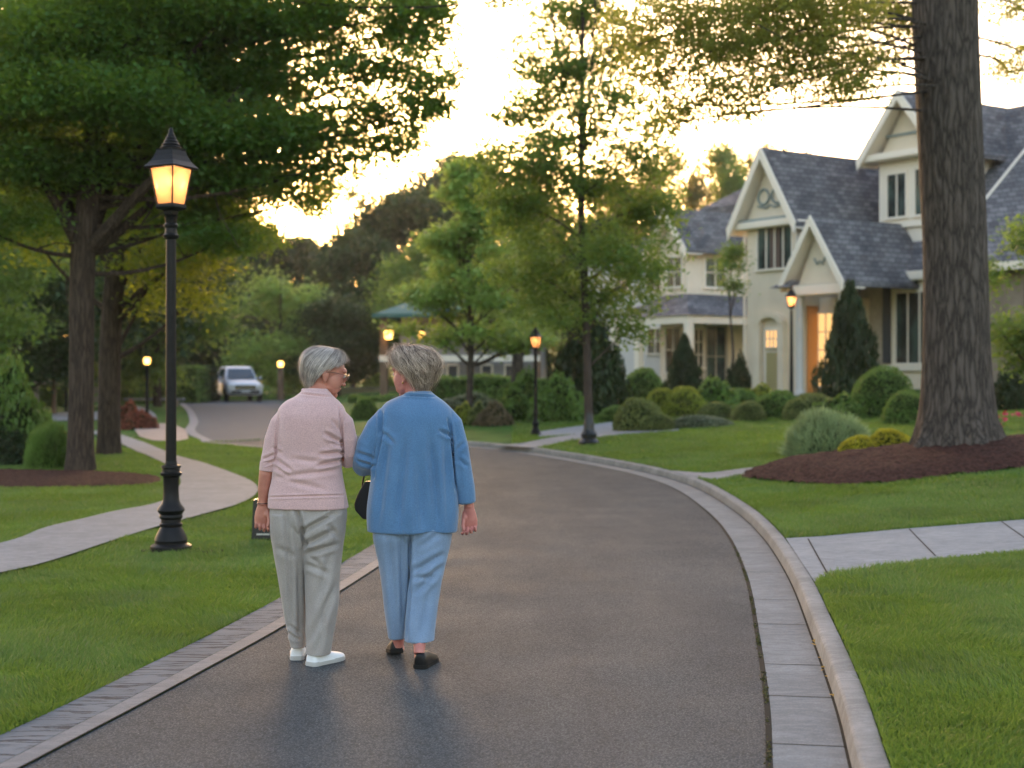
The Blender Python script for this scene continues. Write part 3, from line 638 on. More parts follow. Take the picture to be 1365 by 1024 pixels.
WOOD = [  # px, Y, top row, width px, kind, words
 (20, 48, 300, 260, 'e2', 'dark bushy evergreen at the far left edge'), (110, 60, 260, 240, 'l', 'green tree seen between the left trunks'), (-60, 40, 260, 260, 'l', 'green tree at the left rim of the picture behind the big bush'),
 (150, 58, -30, 360, 'e2', 'broad tall dark tree filling the gaps behind the left crowns'), (-20, 52, -40, 330, 'l', 'tall dark tree behind the left edge of the big crown'), (210, 62, 300, 200, 'l', 'leafy green tree above the clipped hedge, right of the second trunk'), (190, 85, 180, 260, 'e2', 'tall dark tree behind the near lamp pole'),
 (285, 88, 372, 120, 'e', 'small blue-dark conifer left of the rounded green tree, above the car'), (255, 96, 330, 130, 'e', 'dark conifer directly above the car and hedge'), (330, 105, 300, 150, 'e2', 'dark evergreen just left of the golden gap in the sky'),
 (400, 110, 322, 160, 'e2', 'dark evergreen below the golden gap'), (470, 96, 318, 150, 'e2', 'dark evergreen above the grey-haired heads'), (540, 100, 262, 190, 'e2', 'tall dark evergreen rising to the right of the golden gap'),
 (610, 104, 215, 170, 'e2', 'tallest dark tree behind the bright layered tree'), (500, 112, 285, 130, 'e', 'pointed dark conifer between two rounder evergreens'),
 (370, 140, 215, 190, 's', 'thin backlit tree the sunset shines through, left part of the gap'), (450, 145, 236, 200, 's', 'thin backlit tree with golden chinks over the evergreens'), (300, 135, 240, 150, 's', 'open backlit tree at the left of the golden gap'),
 (560, 80, 330, 130, 'l', 'dim green tree behind the green-roofed pavilion'), (450, 80, 400, 130, 'e2', 'low dark evergreen between the two women\'s heads'), (690, 108, 205, 170, 'o', 'olive backlit tree behind the slender tree'),
 (770, 112, 225, 180, 'o', 'olive tree behind the slender tree\'s right half'), (850, 104, 215, 170, 'o', 'olive tree to the left of the roofs'), (905, 100, 190, 120, 'o', 'sunlit rounded treetop directly over the second roof'),
 (960, 104, 198, 130, 'l', 'green treetop behind the second house'), (1010, 108, 185, 130, 's', 'thin golden treetop left of the tall slate roof'), (1060, 110, 186, 110, 'o', 'golden treetop touching the gabled wing'),
 (800, 76, 300, 130, 'e2', 'dark tree behind the slender tree and left of the second house'), (730, 80, 330, 120, 'l', 'green tree behind the far lamp'), (-150, 60, 220, 300, 'e2', 'dark tree outside the left rim'),
 (60, 150, 400, 260, 'e2', 'low dark far tree behind the left trunks'), (180, 155, 405, 260, 'e2', 'low dark far tree behind the near lamp pole'), (300, 150, 410, 240, 'e2', 'low dark far tree behind the car'), (420, 155, 400, 240, 'e2', 'low dark far tree behind the gap between the heads'), (-60, 150, 380, 260, 'e2', 'low dark far tree at the left rim'),
 (1180, 118, 200, 170, 'o', 'olive tree hidden behind the main house roof'), (1330, 120, 190, 190, 'o', 'olive tree beyond the right end of the main house')]
for i, (px, Y, top, w, kd, words) in enumerate(WOOD):
    src = PR[kd]
    if kd in used: r = copy_thing(src)
    else: r = src; used.add(kd)
    x = (px - CX) / F * Y; zb = h1(x, Y) - .1; zt = CH - (top - HY) * Y / F; hh = {'e': 13, 'e2': 11, 'o': 12, 's': 12, 'l': 10}[kd]; ww = {'e': 9.2, 'e2': 10, 'o': 10.4, 's': 11, 'l': 9.2}[kd]
    r.location = (x, Y, zb); r.rotation_euler = (0, 0, i * 1.7); sx = w * Y / F / ww; r.scale = (sx, sx, (zt - zb) / hh)
    r['label'] = words; r['category'] = 'tree'; r['group'] = 'trees of the wood behind the houses and road'
# ---------------------------------------------------------------- shrubs and hedges
def shrub_mesh(seed, n, leaf, wr=.6, spiky=0., cone=False, rough=.12, core=.9):
    """unit shrub: radius 1 footprint, height 1; opaque twiggy core plus leaves over it"""
    rng = np.random.default_rng(seed)
    d = rng.normal(size=(n, 3)); d[:, 2] = np.abs(d[:, 2]); d /= np.linalg.norm(d, axis=1)[:, None]
    def lump(d): return 1 + rough * (np.sin(4.3 * d[:, 0] + seed) * np.cos(3.7 * d[:, 1] + 2 * seed) + .6 * np.sin(9 * d[:, 2] + 7 * d[:, 0] + seed) * np.cos(8 * d[:, 1]))
    rad = lump(d) * (1 - .16 * rng.uniform(0, 1, n) ** 2)
    P = d * rad[:, None]; low = rng.uniform(0, 1, n) < .25
    if cone:
        z = rng.uniform(0, 1, n); a = rng.uniform(0, 2 * np.pi, n); r = (1 - z) ** .75 * (.8 + .3 * rng.uniform(0, 1, n)) * (1 + rough * np.sin(5 * a + 11 * z) + rough * .6 * np.sin(23 * z + 2 * a)) + .04
        P = np.stack([r * np.cos(a), r * np.sin(a), z], 1)
    else:
        P[low, 2] = P[low, 2] * .5; q = np.hypot(P[low, 0], P[low, 1])[:, None] + 1e-6; P[low, :2] = P[low, :2] / q * np.minimum(np.maximum(q, .9), 1.0)
    L = leaf * rng.uniform(.6, 1.4, n)
    V, Q = leaves(P, L, rng, .1, wr)
    if spiky:
        V = V.reshape(-1, 4, 3); dd = P / np.linalg.norm(P, axis=1)[:, None] + rng.normal(size=P.shape) * .35; dd[:, 2] += .5; s = np.cross(dd, rng.normal(size=P.shape)); s /= np.linalg.norm(s, axis=1)[:, None]
        V[:, 0] = P - dd * .02; V[:, 2] = P + dd * spiky; V[:, 1] = P + dd * spiky * .4 + s * spiky * .07; V[:, 3] = P + dd * spiky * .4 - s * spiky * .07; V = V.reshape(-1, 3)
    mb = MB().ell((0, 0, 0), (1, 1, 1), 20, 14); C = np.array(mb.v); dn = C / np.linalg.norm(C, axis=1)[:, None]
    if cone: 
        z = np.clip(C[:, 2], 0, 1); r = (1 - z) ** .75 * .78; h = np.hypot(C[:, 0], C[:, 1]) + 1e-6; C[:, 0] *= r / h * (h > .01); C[:, 1] *= r / h * (h > .01); C[:, 2] = np.maximum(C[:, 2], 0) * .95
    else: C = dn * (lump(dn) * core)[:, None]; C[:, 2] = np.maximum(C[:, 2], 0)
    tri = [f if len(f) == 4 else (*f, f[-1]) for f in mb.f]
    me = bpy.data.meshes.new('shrub'); b = len(C)
    me.from_pydata([tuple(p) for p in C] + [tuple(p) for p in V], [], [tuple(f) for f in mb.f] + [tuple(int(b + i) for i in q) for q in Q])
    me.polygons.foreach_set('material_index', np.r_[np.zeros(len(mb.f), np.int32), np.ones(len(Q), np.int32)].astype(np.int32)); me.update(); return me
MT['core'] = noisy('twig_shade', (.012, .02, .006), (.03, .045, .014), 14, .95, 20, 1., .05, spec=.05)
def lm(n, a, b_, t, w=.3): return leafmat(n, a, b_, t, w)
LS = {'box': lm('boxwood_leaf', (.075, .14, .030), (.13, .22, .05), (.22, .34, .05)), 'olive': lm('olive_shrub_leaf', (.12, .15, .045), (.20, .23, .08), (.25, .30, .06)),
      'dark': lm('dark_shrub_leaf', (.018, .035, .014), (.04, .065, .024), (.08, .1, .02), .2), 'yell': lm('yellow_shrub_leaf', (.34, .33, .02), (.55, .48, .03), (.45, .40, .03), .35),
      'lime': lm('lime_shrub_leaf', (.16, .21, .03), (.27, .31, .05), (.35, .38, .04), .35), 'sage': lm('sage_leaf', (.22, .30, .14), (.38, .46, .25), (.35, .45, .15), .25),
      'pale': lm('pale_sage_leaf', (.13, .16, .10), (.19, .22, .14), (.15, .2, .08), .2), 'red': lm('red_shrub_leaf', (.16, .045, .03), (.28, .10, .06), (.35, .10, .04), .3),
      'brown': lm('bronze_shrub_leaf', (.10, .085, .05), (.18, .14, .09), (.2, .15, .06), .25)}
PM = {}
def shrub(px, py0, py1, w, kind, label, form='round', group='clipped shrubs in the garden beds', dy=1.0, ground=None, name='shrub'):
    """px centre, py0 top row, py1 foot row, w width in photo pixels"""
    key = (kind, form); w *= 1.18 if group.startswith('clipped') else 1.0
    if key not in PM:
        a = {'round': (41, 5200, .085, .6, 0, False, .06), 'loose': (42, 4200, .13, .5, 0, False, .20), 'spiky': (43, 9000, .05, .5, .13, False, .10), 'cone': (44, 5200, .13, .4, 0, True, .16), 'fine': (45, 9000, .055, .6, 0, False, .035)}[form]
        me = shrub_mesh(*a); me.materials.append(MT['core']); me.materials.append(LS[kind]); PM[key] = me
    x, y = gp(px, py1) if ground is None else ground; k = y / F; r = w * k / 2
    y = y + r * dy * .6; x = (px - CX) / F * y; z = h1(x, y) - .03; k = y / F; r = w * k / 2
    hgt = CH - (py0 - HY) * y / F - z
    o = bpy.data.objects.new(name, PM[key]); COL.objects.link(o); o.location = (x, y, z); o.scale = (r, r * dy, hgt); o.rotation_euler = (0, 0, px * .7 % 6.28)
    if dy != 1.0: o.rotation_euler = (0, 0, 0)
    tag(o, label, 'shrub', group); return o
shrub(1102, 555, 609, 92, 'sage', 'silvery green mound of fine spikes at the left end of the mulch bed', 'spiky')
shrub(1144, 580, 611, 56, 'yell', 'low golden yellow shrub on the mulch, left half, beside the silvery mound', 'round', group='low yellow shrubs on the mulch')
shrub(1185, 571, 607, 72, 'yell', 'low golden yellow shrub on the mulch, right half, next to the thick trunk', 'round', group='low yellow shrubs on the mulch')
shrub(1177, 487, 556, 78, 'box', 'large clipped dark green ball left of the thick trunk', 'fine')
shrub(1209, 520, 566, 58, 'box', 'smaller clipped green ball touching the thick trunk', 'fine')
shrub(1133, 380, 528, 74, 'dark', 'dark pointed evergreen beside the porch, right of the orange door', 'cone', ground=(8.6, 36.0), name='cone_evergreen')
shrub(912, 448, 522, 44, 'dark', 'small dark pointed evergreen in front of the second house', 'cone', ground=(5.4, 45.), name='cone_evergreen')
shrub(1346, 497, 548, 54, 'dark', 'very dark shrub at the right edge behind the thick trunk', 'loose')
shrub(851, 530, 574, 60, 'olive', 'olive clipped mound, leftmost of the front row by the white slab', 'round')
shrub(874, 549, 574, 50, 'olive', 'smaller olive mound in front of the leftmost big mound', 'fine')
shrub(882, 517, 556, 42, 'lime', 'yellow green shrub behind the olive mounds', 'round')
shrub(912, 515, 556, 56, 'lime', 'yellow green shrub, second behind the row of low mounds', 'round')
shrub(948, 511, 553, 70, 'box', 'broad green shrub in the middle of the back row before the second house', 'loose')
shrub(985, 517, 550, 50, 'box', 'green shrub at the right end of the back row', 'round')
shrub(934, 553, 571, 76, 'pale', 'flat pale grey-green mound on the lawn edge', 'round', dy=.6)
shrub(955, 535, 559, 44, 'olive', 'round olive mound above the flat pale one', 'fine')
shrub(998, 534, 562, 42, 'olive', 'round olive mound right of the flat pale one', 'fine')
shrub(1037, 520, 557, 64, 'box', 'green rounded shrub below the arched entry', 'round')
shrub(1012, 517, 545, 50, 'lime', 'yellow green shrub beside the arched entry wall', 'loose')
shrub(1083, 524, 556, 60, 'olive', 'olive brown mound in front of the porch column', 'round')
shrub(1120, 530, 560, 60, 'box', 'low green shrub under the pointed evergreen', 'loose')
shrub(822, 540, 562, 44, 'box', 'green mound at the end of the white slab', 'round')
shrub(965, 526, 552, 40, 'lime', 'small yellow green mound in the gap of the back row', 'round')
shrub(1062, 530, 560, 34, 'olive', 'small olive mound before the arched entry shrub', 'fine')
shrub(985, 480, 524, 30, 'dark', 'thin dark shrub against the gabled wing', 'loose', ground=(6.9, 43.))
shrub(700, 503, 560, 72, 'box', 'loose green shrub behind the far lamp pole', 'loose', group='shrubs along the far lawn')
shrub(742, 508, 562, 78, 'box', 'green shrub between the far lamp and the slender stem', 'loose', group='shrubs along the far lawn')
shrub(786, 430, 553, 104, 'dark', 'large dark magnolia-like shrub behind the slender stem', 'loose', group='shrubs along the far lawn')
shrub(858, 490, 530, 60, 'box', 'green shrub in shade at the foot of the second house', 'round', group='shrubs along the far lawn')
shrub(660, 540, 568, 50, 'brown', 'bronze low shrub left of the far lamp', 'loose', group='shrubs along the far lawn')
shrub(618, 541, 566, 36, 'lime', 'small lime shrub by the blue jacket\'s shoulder', 'loose', group='shrubs along the far lawn')
shrub(637, 540, 567, 30, 'olive', 'small olive shrub between the lime and the bronze one', 'loose', group='shrubs along the far lawn')
shrub(625, 528, 548, 110, 'pale', 'long pale grey-green low shrub mass behind the bronze shrub', 'loose', group='shrubs along the far lawn', dy=.5)
shrub(545, 522, 552, 60, 'pale', 'pale shrub mostly hidden behind the blue jacket', 'loose', group='shrubs along the far lawn')
shrub(506, 497, 522, 46, 'lime', 'yellow green clipped mound between the two heads', 'round', group='shrubs along the far lawn')
shrub(486, 530, 560, 40, 'box', 'green clipped mound between the two women\'s shoulders', 'round', group='shrubs along the far lawn')
shrub(20, 498, 620, 96, 'box', 'big loose green bush at the left edge', 'loose', group='bushes at the left edge')
shrub(12, 566, 622, 96, 'dark', 'dark low bush under the big bush at the left edge', 'loose', group='bushes at the left edge')
shrub(66, 572, 626, 60, 'box', 'wispy low green bush between the left edge and the thick left trunk', 'spiky', group='bushes at the left edge')
shrub(-40, 480, 612, 100, 'box', 'bush just outside the left rim', 'loose', group='bushes at the left edge')
shrub(170, 541, 573, 50, 'red', 'rust red shrub by the curved path behind the second trunk', 'loose', group='rust red shrubs')
shrub(192, 551, 573, 32, 'red', 'smaller rust red shrub at the foot of the small lamp', 'loose', group='rust red shrubs')
MT['hedge'] = LS['box']
def hedge(name, x0, x1, y0, y1, h, label, kind='box', n=9000, leaf=.12, group=None):
    """clipped block hedge: leaves over an opaque core"""
    rng = np.random.default_rng(int(abs(x0 * 31 + y0))); zb = h1((x0 + x1) / 2, y0) - .02
    root = empty(name, ((x0 + x1) / 2, (y0 + y1) / 2, zb)); tag(root, label, 'hedge', group); w, d = (x1 - x0) / 2, (y1 - y0) / 2
    P = np.stack([rng.uniform(-w, w, n), rng.uniform(-d, d, n), rng.uniform(0, h, n)], 1); f = rng.integers(0, 6, n)
    for i, (ax, v) in enumerate(((0, -w), (0, w), (1, -d), (2, h), (1, -d), (2, h))): P[f == i, ax] = v
    P += rng.normal(size=P.shape) * .04 + .05 * np.sin(P[:, [1, 2, 0]] * 3); V, Q = leaves(P, leaf * rng.uniform(.6, 1.3, n), rng, .1, .6)
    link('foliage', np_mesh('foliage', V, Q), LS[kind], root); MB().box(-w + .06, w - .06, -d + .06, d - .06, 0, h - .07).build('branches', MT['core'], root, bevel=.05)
    return root
def hpx(p0, p1, Y, top, dep, label, kind='box', n=7000, leaf=.12, group=None):
    x0 = (p0 - CX) / F * Y; x1 = (p1 - CX) / F * Y; z = h1((x0 + x1) / 2, Y); return hedge('hedge', x0, x1, Y, Y + dep, CH - (top - HY) * Y / F - z, label, kind, n, leaf, group)
G = 'clipped block hedges near the parked car'
hpx(157, 181, 66, 490, 2.5, 'narrow clipped hedge block just right of the second trunk', group=G)
hpx(183, 204, 70, 492, 2.0, 'clipped hedge block behind the small lamp', 'lime', group=G)
hpx(206, 262, 68, 490, 3.0, 'wide clipped hedge block left of the car', group=G)
hpx(265, 274, 70, 491, 3.0, 'thin dark clipped hedge touching the car\'s side', 'dark', group=G)
hpx(46, 92, 62, 517, 2.0, 'low clipped hedge in front of the tan wall', group=G)
hpx(560, 690, 52, 503, 1.6, 'long clipped hedge in front of the green-roofed pavilion', group='long hedges before the pavilion', n=9000)
hpx(468, 545, 60, 530, 1.6, 'clipped hedge between the two women, low', group='long hedges before the pavilion')
hpx(690, 790, 60, 505, 1.6, 'clipped hedge behind the shrubs near the far lamp', group='long hedges before the pavilion')

# flowers at the foot of the big tree
MT['petal'] = noisy('pink_petal', (.50, .02, .08), (.75, .06, .16), 30, .6)
def flowers(px, py, w, label, n=60, kind='petal'):
    x, y = gp(px, py); rng = np.random.default_rng(int(px)); r = w * y / F / 2
    root = empty('flower_clump', (x, y, h1(x, y) + .11)); tag(root, label, 'flowers', 'flower clumps round the big trunk')
    P = rng.normal(size=(n * 4, 3)) * [r * .5, r * .5, .03]; P[:, 2] = np.abs(P[:, 2]) + .03
    V, Q = leaves(P, .045 * rng.uniform(.6, 1.3, len(P)), rng, .3, .5); link('foliage', np_mesh('foliage', V, Q), LS['box'], root)
    for k in range(max(2, n // 12)):
        c0 = np.array([rng.uniform(-.8, .8) * r, rng.uniform(-.5, .5) * r, rng.uniform(.12, .19)]); P = c0 + rng.normal(size=(16, 3)) * [.03, .03, .016]
        V, Q = leaves(P, .06 * rng.uniform(.7, 1.3, 16), rng, .6, .9); link('bloom', np_mesh('bloom', V, Q), MT[kind], root)
flowers(1322, 588, 44, 'bright pink flowers just right of the thick trunk, nearest to the viewer', 70)
flowers(1283, 598, 26, 'small pink flower clump in front of the thick trunk', 24)
flowers(1350, 572, 36, 'dusky pink flowers at the right edge of the picture', 40)
flowers(1338, 578, 22, 'small red flower between the two pink clumps', 16)
MT['flo_o'] = mat('orange_petal', (.6, .22, .08), .6)[0]

# ---------------------------------------------------------------- lamps
MT['glass'] = emis('lamp_glow', (1.0, .52, .20), 1.0)
MT['bulb'] = emis('lamp_bulb', (1.0, .56, .24), .9)
MT['farglow'] = emis('far_lamp_glow', (1.0, .48, .10), 1.1)
def panel_mat():
    m = bpy.data.materials.new('amber_glass'); m.use_nodes = True; nt = m.node_tree; nt.nodes.remove(nt.nodes['Principled BSDF'])
    e = nt.nodes.new('ShaderNodeEmission'); e.inputs[0].default_value = (1.0, .40, .15, 1); e.inputs[1].default_value = .030
    t = nt.nodes.new('ShaderNodeBsdfTranslucent'); t.inputs[0].default_value = (.22, .13, .07, 1)
    p = nt.nodes.new('ShaderNodeBsdfTransparent'); p.inputs[0].default_value = (.8, .5, .3, 1)
    gl = nt.nodes.new('ShaderNodeBsdfGlossy'); gl.inputs['Roughness'].default_value = .12
    a = nt.nodes.new('ShaderNodeAddShader'); nt.links.new(e.outputs[0], a.inputs[0]); nt.links.new(t.outputs[0], a.inputs[1])
    m1 = nt.nodes.new('ShaderNodeMixShader'); m1.inputs[0].default_value = .30; nt.links.new(a.outputs[0], m1.inputs[1]); nt.links.new(p.outputs[0], m1.inputs[2])
    m2 = nt.nodes.new('ShaderNodeMixShader'); m2.inputs[0].default_value = .05; nt.links.new(m1.outputs[0], m2.inputs[1]); nt.links.new(gl.outputs[0], m2.inputs[2])
    nt.links.new(m2.outputs[0], nt.nodes['Material Output'].inputs[0]); return m
MT['panel'] = panel_mat()
MT['iron'] = noisy('cast_iron', (.0045, .0042, .0045), (.009, .0085, .0085), 20, .45, 60, .25, .003, spec=.2)
def lantern(root, z0, s, light=None, n=4, ph=R(288)):
    """tapered lantern: tray, glass panels, flared roof, ribbed finial; s = scale, z0 = foot"""
    B = lambda prof: MB().lathe([(r * s, z0 + z * s) for r, z in prof], n, ph=ph)
    g = MB(); rb, rt_, h0, h1_ = .105, .165, .03, .33
    def cp(r, k, z): a = ph + 2 * math.pi * k / n; return Vector((r * s * math.cos(a), r * s * math.sin(a), z0 + z * s))
    for k in range(n):
        p = MB(); a, b_, c, d = cp(rb, k, h0), cp(rb, k + 1, h0), cp(rt_, k + 1, h1_), cp(rt_, k, h1_); p.add([a, b_, c, d], [(0, 1, 2, 3)]).build('glass_pane', MT['panel'], root)
    fr = MB()
    for k in range(n):
        fr.tube([cp(rb + .003, k, h0), cp(rt_ + .003, k, h1_)], .007 * s, 6)
        for r, z in ((rb + .003, h0), (rt_ + .003, h1_)): fr.tube([cp(r, k, z), cp(r, k + 1, z)], .008 * s, 6)
    fr.build('lantern_frame', MT['iron'], root)
    B([(.03, -.06), (.055, -.05), (.06, -.02), (.115, -.005), (.125, .01), (.12, .03), (.06, .035)]).build('lantern_tray', MT['iron'], root)
    B([(.165, .325), (.215, .325), (.222, .338), (.205, .35), (.165, .385), (.135, .43), (.115, .475), (.12, .48), (.12, .487), (.05, .487)]).build('lantern_roof', MT['iron'], root)
    pr = []
    for i in range(5): r = .085 - i * .014; z = .485 + i * .026; pr += [(r, z), (r * 1.04, z + .013), (r * .84, z + .026)]
    pr += [(.018, .625), (.02, .64), (.008, .665)]
    MB().lathe([(r * s, z0 + z * s) for r, z in pr], 16).build('finial', MT['iron'], root, smooth=True)
    MB().ell((0, 0, z0 + .23 * s), (.035 * s, .035 * s, .05 * s), 12, 8).build('bulb', MT['bulb'], root, smooth=True)
    if light:
        L = bpy.data.lights.new('lamp_light', 'POINT'); L.energy = light; L.color = (1, .6, .3); L.shadow_soft_size = .05 * s
        lo = bpy.data.objects.new('lamp_light', L); COL.objects.link(lo); lo.parent = root; lo.location = (0, 0, z0 + .23 * s)
def street_lamp(x, y, z, h, label, r=.044, s=1.0, light=4, base=True):
    root = empty('street_lamp', (x, y, z)); tag(root, label, 'street lamp', 'lit lamp posts')
    hb = .78 * s if base else .0
    if base:
        MB().lathe([(r_ * s, z_ * s) for r_, z_ in [(.165, 0), (.168, .015), (.165, .045), (.15, .055), (.13, .065), (.128, .08), (.133, .09), (.125, .12), (.098, .175), (.085, .20), (.092, .21), (.092, .225), (.082, .235), (.080, .26), (.092, .27), (.095, .285), (.088, .30),
                   (.10, .315), (.112, .335), (.105, .355), (.08, .385), (.066, .42), (.062, .5), (.064, .60), (.066, .61), (.085, .62), (.088, .64), (.072, .65), (.07, .675), (.08, .685), (.078, .70), (.05, .71), (.045, .74)]], 28).build('base', MT['iron'], root, smooth=True)
    zt = h - .665 * s
    MB().tube([(0, 0, .70 * s if base else 0), (0, 0, zt - .2 * s)], [r, r * .92], 20).build('pole', MT['iron'], root, smooth=True)
    MB().lathe([(a * s, zt - .25 * s + c * s) for a, c in [(.045, 0), (.062, .01), (.066, .03), (.05, .045), (.046, .09), (.058, .10), (.06, .115), (.045, .13), (.05, .17), (.058, .19)]], 20).build('collar', MT['iron'], root, smooth=True)
    lantern(root, zt, s, light); return root
lx, ly = -(CX - 228) / F * 11.65, 11.65
street_lamp(lx, ly, 0.0, 3.47, 'tall black lamp post with amber lantern standing on the left lawn, nearest to the viewer', light=7)
fx, fy = gp(714, 580); street_lamp(fx, fy, h1(fx, fy), 2.28, 'smaller lit black lamp post across the road in front of the shrubs, white-hot lantern', r=.036, s=.72, light=2)
o = link('soil_patch', MB().prism([(lx + .10 + .34 * math.cos(a), ly - .02 + .13 * math.sin(a)) for a in np.linspace(0, 6.28, 24)[:-1]], -.01, .012, 'z').mesh(), MT['soil']); tag(o, kind='structure')
def small_lamp(px, py_top, pyb, Y, label, col=None, wood=False, r=.03, br=.13, zb=0.):
    x = (px - CX) / F * Y; h = CH - (py_top - HY) * Y / F - zb
    br *= .68; root = empty('garden_lamp', (x, Y, zb)); tag(root, label, 'garden lamp', 'small distant lamps')
    MB().tube([(0, 0, 0), (0, 0, h - br * 2)], [r * 1.2, r], 10).build('pole', MT['woodpost'] if wood else MT['iron'], root, smooth=True)
    MB().lathe([(br * .35, h - br * 2.1), (br * .8, h - br * 1.9), (br * .95, h - br * .9), (br * .8, h - br * .25), (br * .3, h)], 14).build('lamp_globe', MT['farglow'], root, smooth=True)
    MB().lathe([(br * .9, h - br * .2), (br * 1.0, h - br * .15), (br * .3, h + br * .35)], 14).build('cap', MT['iron'], root)
MT['woodpost'] = noisy('weathered_wood', (.12, .075, .045), (.2, .13, .08), 8, .85, 20, .4, .02, stretch=(1, 1, .2))
small_lamp(196, 476, 556, 47, 'small lit lamp on a thin pole by the red shrub, left of the near lamp', r=.05, br=.17)
small_lamp(88, 446, 540, 52, 'small lit lamp peeking out beside the thick left trunk', r=.04, br=.15)
small_lamp(374, 481, 534, 76, 'small lit lamp on a stout wooden post right of the car', wood=True, r=.16, br=.24)
small_lamp(806, 487, 530, 38, 'tiny amber light glowing in front of the dark shrub', r=.03, br=.10, zb=h1(2.4, 38))
o = MB(); xx = (75 - CX) / F * 50; o.tube([(0, 0, 0), (0, 0, 1.9), (.12, 0, 2.1), (.35, 0, 2.25)], [.09, .07, .05, .03], 8)
ob = o.build('post', MT['woodpost'], None, smooth=True); ob.location = ((72 - CX) / F * 50, 50, 0); tag(ob, 'weathered forked wooden post before the tan wall', 'post')

# black bollard light on the lawn behind the pink woman's hand
bx, by = (349 - CX) / F * 12.4, 12.4; root = empty('bollard_light', (bx, by, 0)); tag(root, 'short black bollard with a pale strip, on the lawn behind the pink woman\'s hand', 'bollard')
mb = MB(); a0, a1 = .082, .068
mb.add([(-a0, -a0 * .7, 0), (a0, -a0 * .7, 0), (a0, a0 * .7, 0), (-a0, a0 * .7, 0), (-a1, -a1 * .7, .36), (a1, -a1 * .7, .36), (a1, a1 * .7, .36), (-a1, a1 * .7, .36)], [(3, 2, 1, 0), (4, 5, 6, 7), (0, 1, 5, 4), (1, 2, 6, 5), (2, 3, 7, 6), (3, 0, 4, 7)])
mb.build('housing', MT['black'], root, bevel=.008); MB().box(-.035, .078, -.062, -.054, .052, .064).build('strip', mat('pale_strip', (.5, .48, .42), .5)[0], root)

# wooden post, tan wall and low rail in the left background
MT['stone'] = noisy('tan_stone', (.20, .155, .11), (.30, .24, .18), 2, .9, 6, .5, .05)
def wallpx(p0, p1, Y, top, dep, label, name='garden_wall', mt=None, zb=0, cat='wall'):
    r = empty(name, ((p0 + p1) / 2 / F * Y - CX / F * Y, Y, zb)); w = (p1 - p0) / 2 * Y / F; h = CH - (top - HY) * Y / F - zb; tag(r, label, cat)
    MB().box(-w, w, 0, dep, 0, h * .94).build('wall', mt or MT['stone'], r, bevel=.02); MB().box(-w - .05, w + .05, -.05, dep + .05, h * .94, h).build('coping', MT['path'], r, bevel=.015); return r
wallpx(46, 160, 70, 492, .4, 'tan stone garden wall behind the left trunks', mt=MT['stone'])
wallpx(26, 46, 52, 500, .5, 'lighter square stone pier at the left end of the tan wall', name='stone_pier', cat='pier')
wallpx(378, 560, 92, 516, .4, 'long tan field wall behind the wooden lamp post, beyond the car', mt=noisy('dry_field', (.16, .13, .06), (.22, .18, .09), 2, .95))
b_ = MB(); w = 1.05
r = empty('low_rail', ((205 - CX) / F * 62, 62, 0)); tag(r, 'low grey rail bench behind the near lamp pole, in front of the hedges', 'rail'); b_.box(-1.3, 1.3, -.1, .25, .26, .36).build('top_rail', MT['path'], r)
for sx in (-1, 1): MB().box(sx * 1.0 - .06, sx * 1.0 + .06, 0, .15, 0, .26).build('leg', MT['stone'], r)

# fallen leaves along the kerb
MT['dry'] = leafmat('fallen_leaf', (.35, .17, .04), (.55, .36, .08), (.4, .25, .05), .2)
rng = np.random.default_rng(5)
def leaf_thing(x, y, z, L, label, k):
    me = bpy.data.meshes.new('fallen_leaf'); n = 12; vs = [(0, 0, .004)]
    for i in range(n):
        a = 2 * math.pi * i / n; rr = L * (.5 + .14 * math.cos(3 * a + k)) * (1 if abs(math.sin(a)) < .95 else .7); vs.append((rr * math.cos(a), rr * .62 * math.sin(a), .004 + .35 * L * rng.uniform(0, .6)))
    me.from_pydata(vs, [], [(0, 1 + i, 1 + (i + 1) % n) for i in range(n)]); o = link('fallen_leaf', me, MT['dry']); o.location = (x, y, z); o.rotation_euler = (rng.uniform(-.3, .3), rng.uniform(-.3, .3), rng.uniform(0, 6)); tag(o, label, 'leaf', 'fallen leaves lying in the gutter')
for i, (px, py, wd) in enumerate([(1086, 858, 'yellow leaf, topmost and brightest of the little heap against the kerb'), (1092, 861, None), (1094, 868, None), (1096, 874, None), (1092, 880, None), (1098, 884, None), (1100, 893, None), (1096, 897, None), (1084, 862, None), (1062, 776, None), (1065, 783, None), (1104, 905, None), (1109, 930, None)]):
    x, y, _ = at(px, py, CH * F / (py - HY)); leaf_thing(x, y, .008, rng.uniform(.022, .045), wd or 'small curled tan leaf lying in the gutter against the right kerb', i)
# moss tufts in the gutter crack
rng = np.random.default_rng(8); n = 2600; s = rng.uniform(arcY(4.2), arcY(12), n); s = s[np.sin(s * 5.1) + np.sin(s * 13.7) + rng.normal(size=n) * .5 > .2]; P = np.stack([np.interp(s, arc, RE[:, 0]), np.interp(s, arc, RE[:, 1]), np.full(len(s), .006)], 1); P[:, :2] += rng.normal(size=(len(s), 2)) * .006
V, Q = leaves(P, rng.uniform(.006, .018, len(s)), rng, .1, .5); o = link('moss', np_mesh('moss', V, Q), leafmat('moss_mat', (.03, .04, .01), (.09, .085, .03), (.1, .1, .02), .2)); tag(o, 'tufts of moss and dirt in the crack between asphalt and gutter stones', 'moss', kind='stuff')

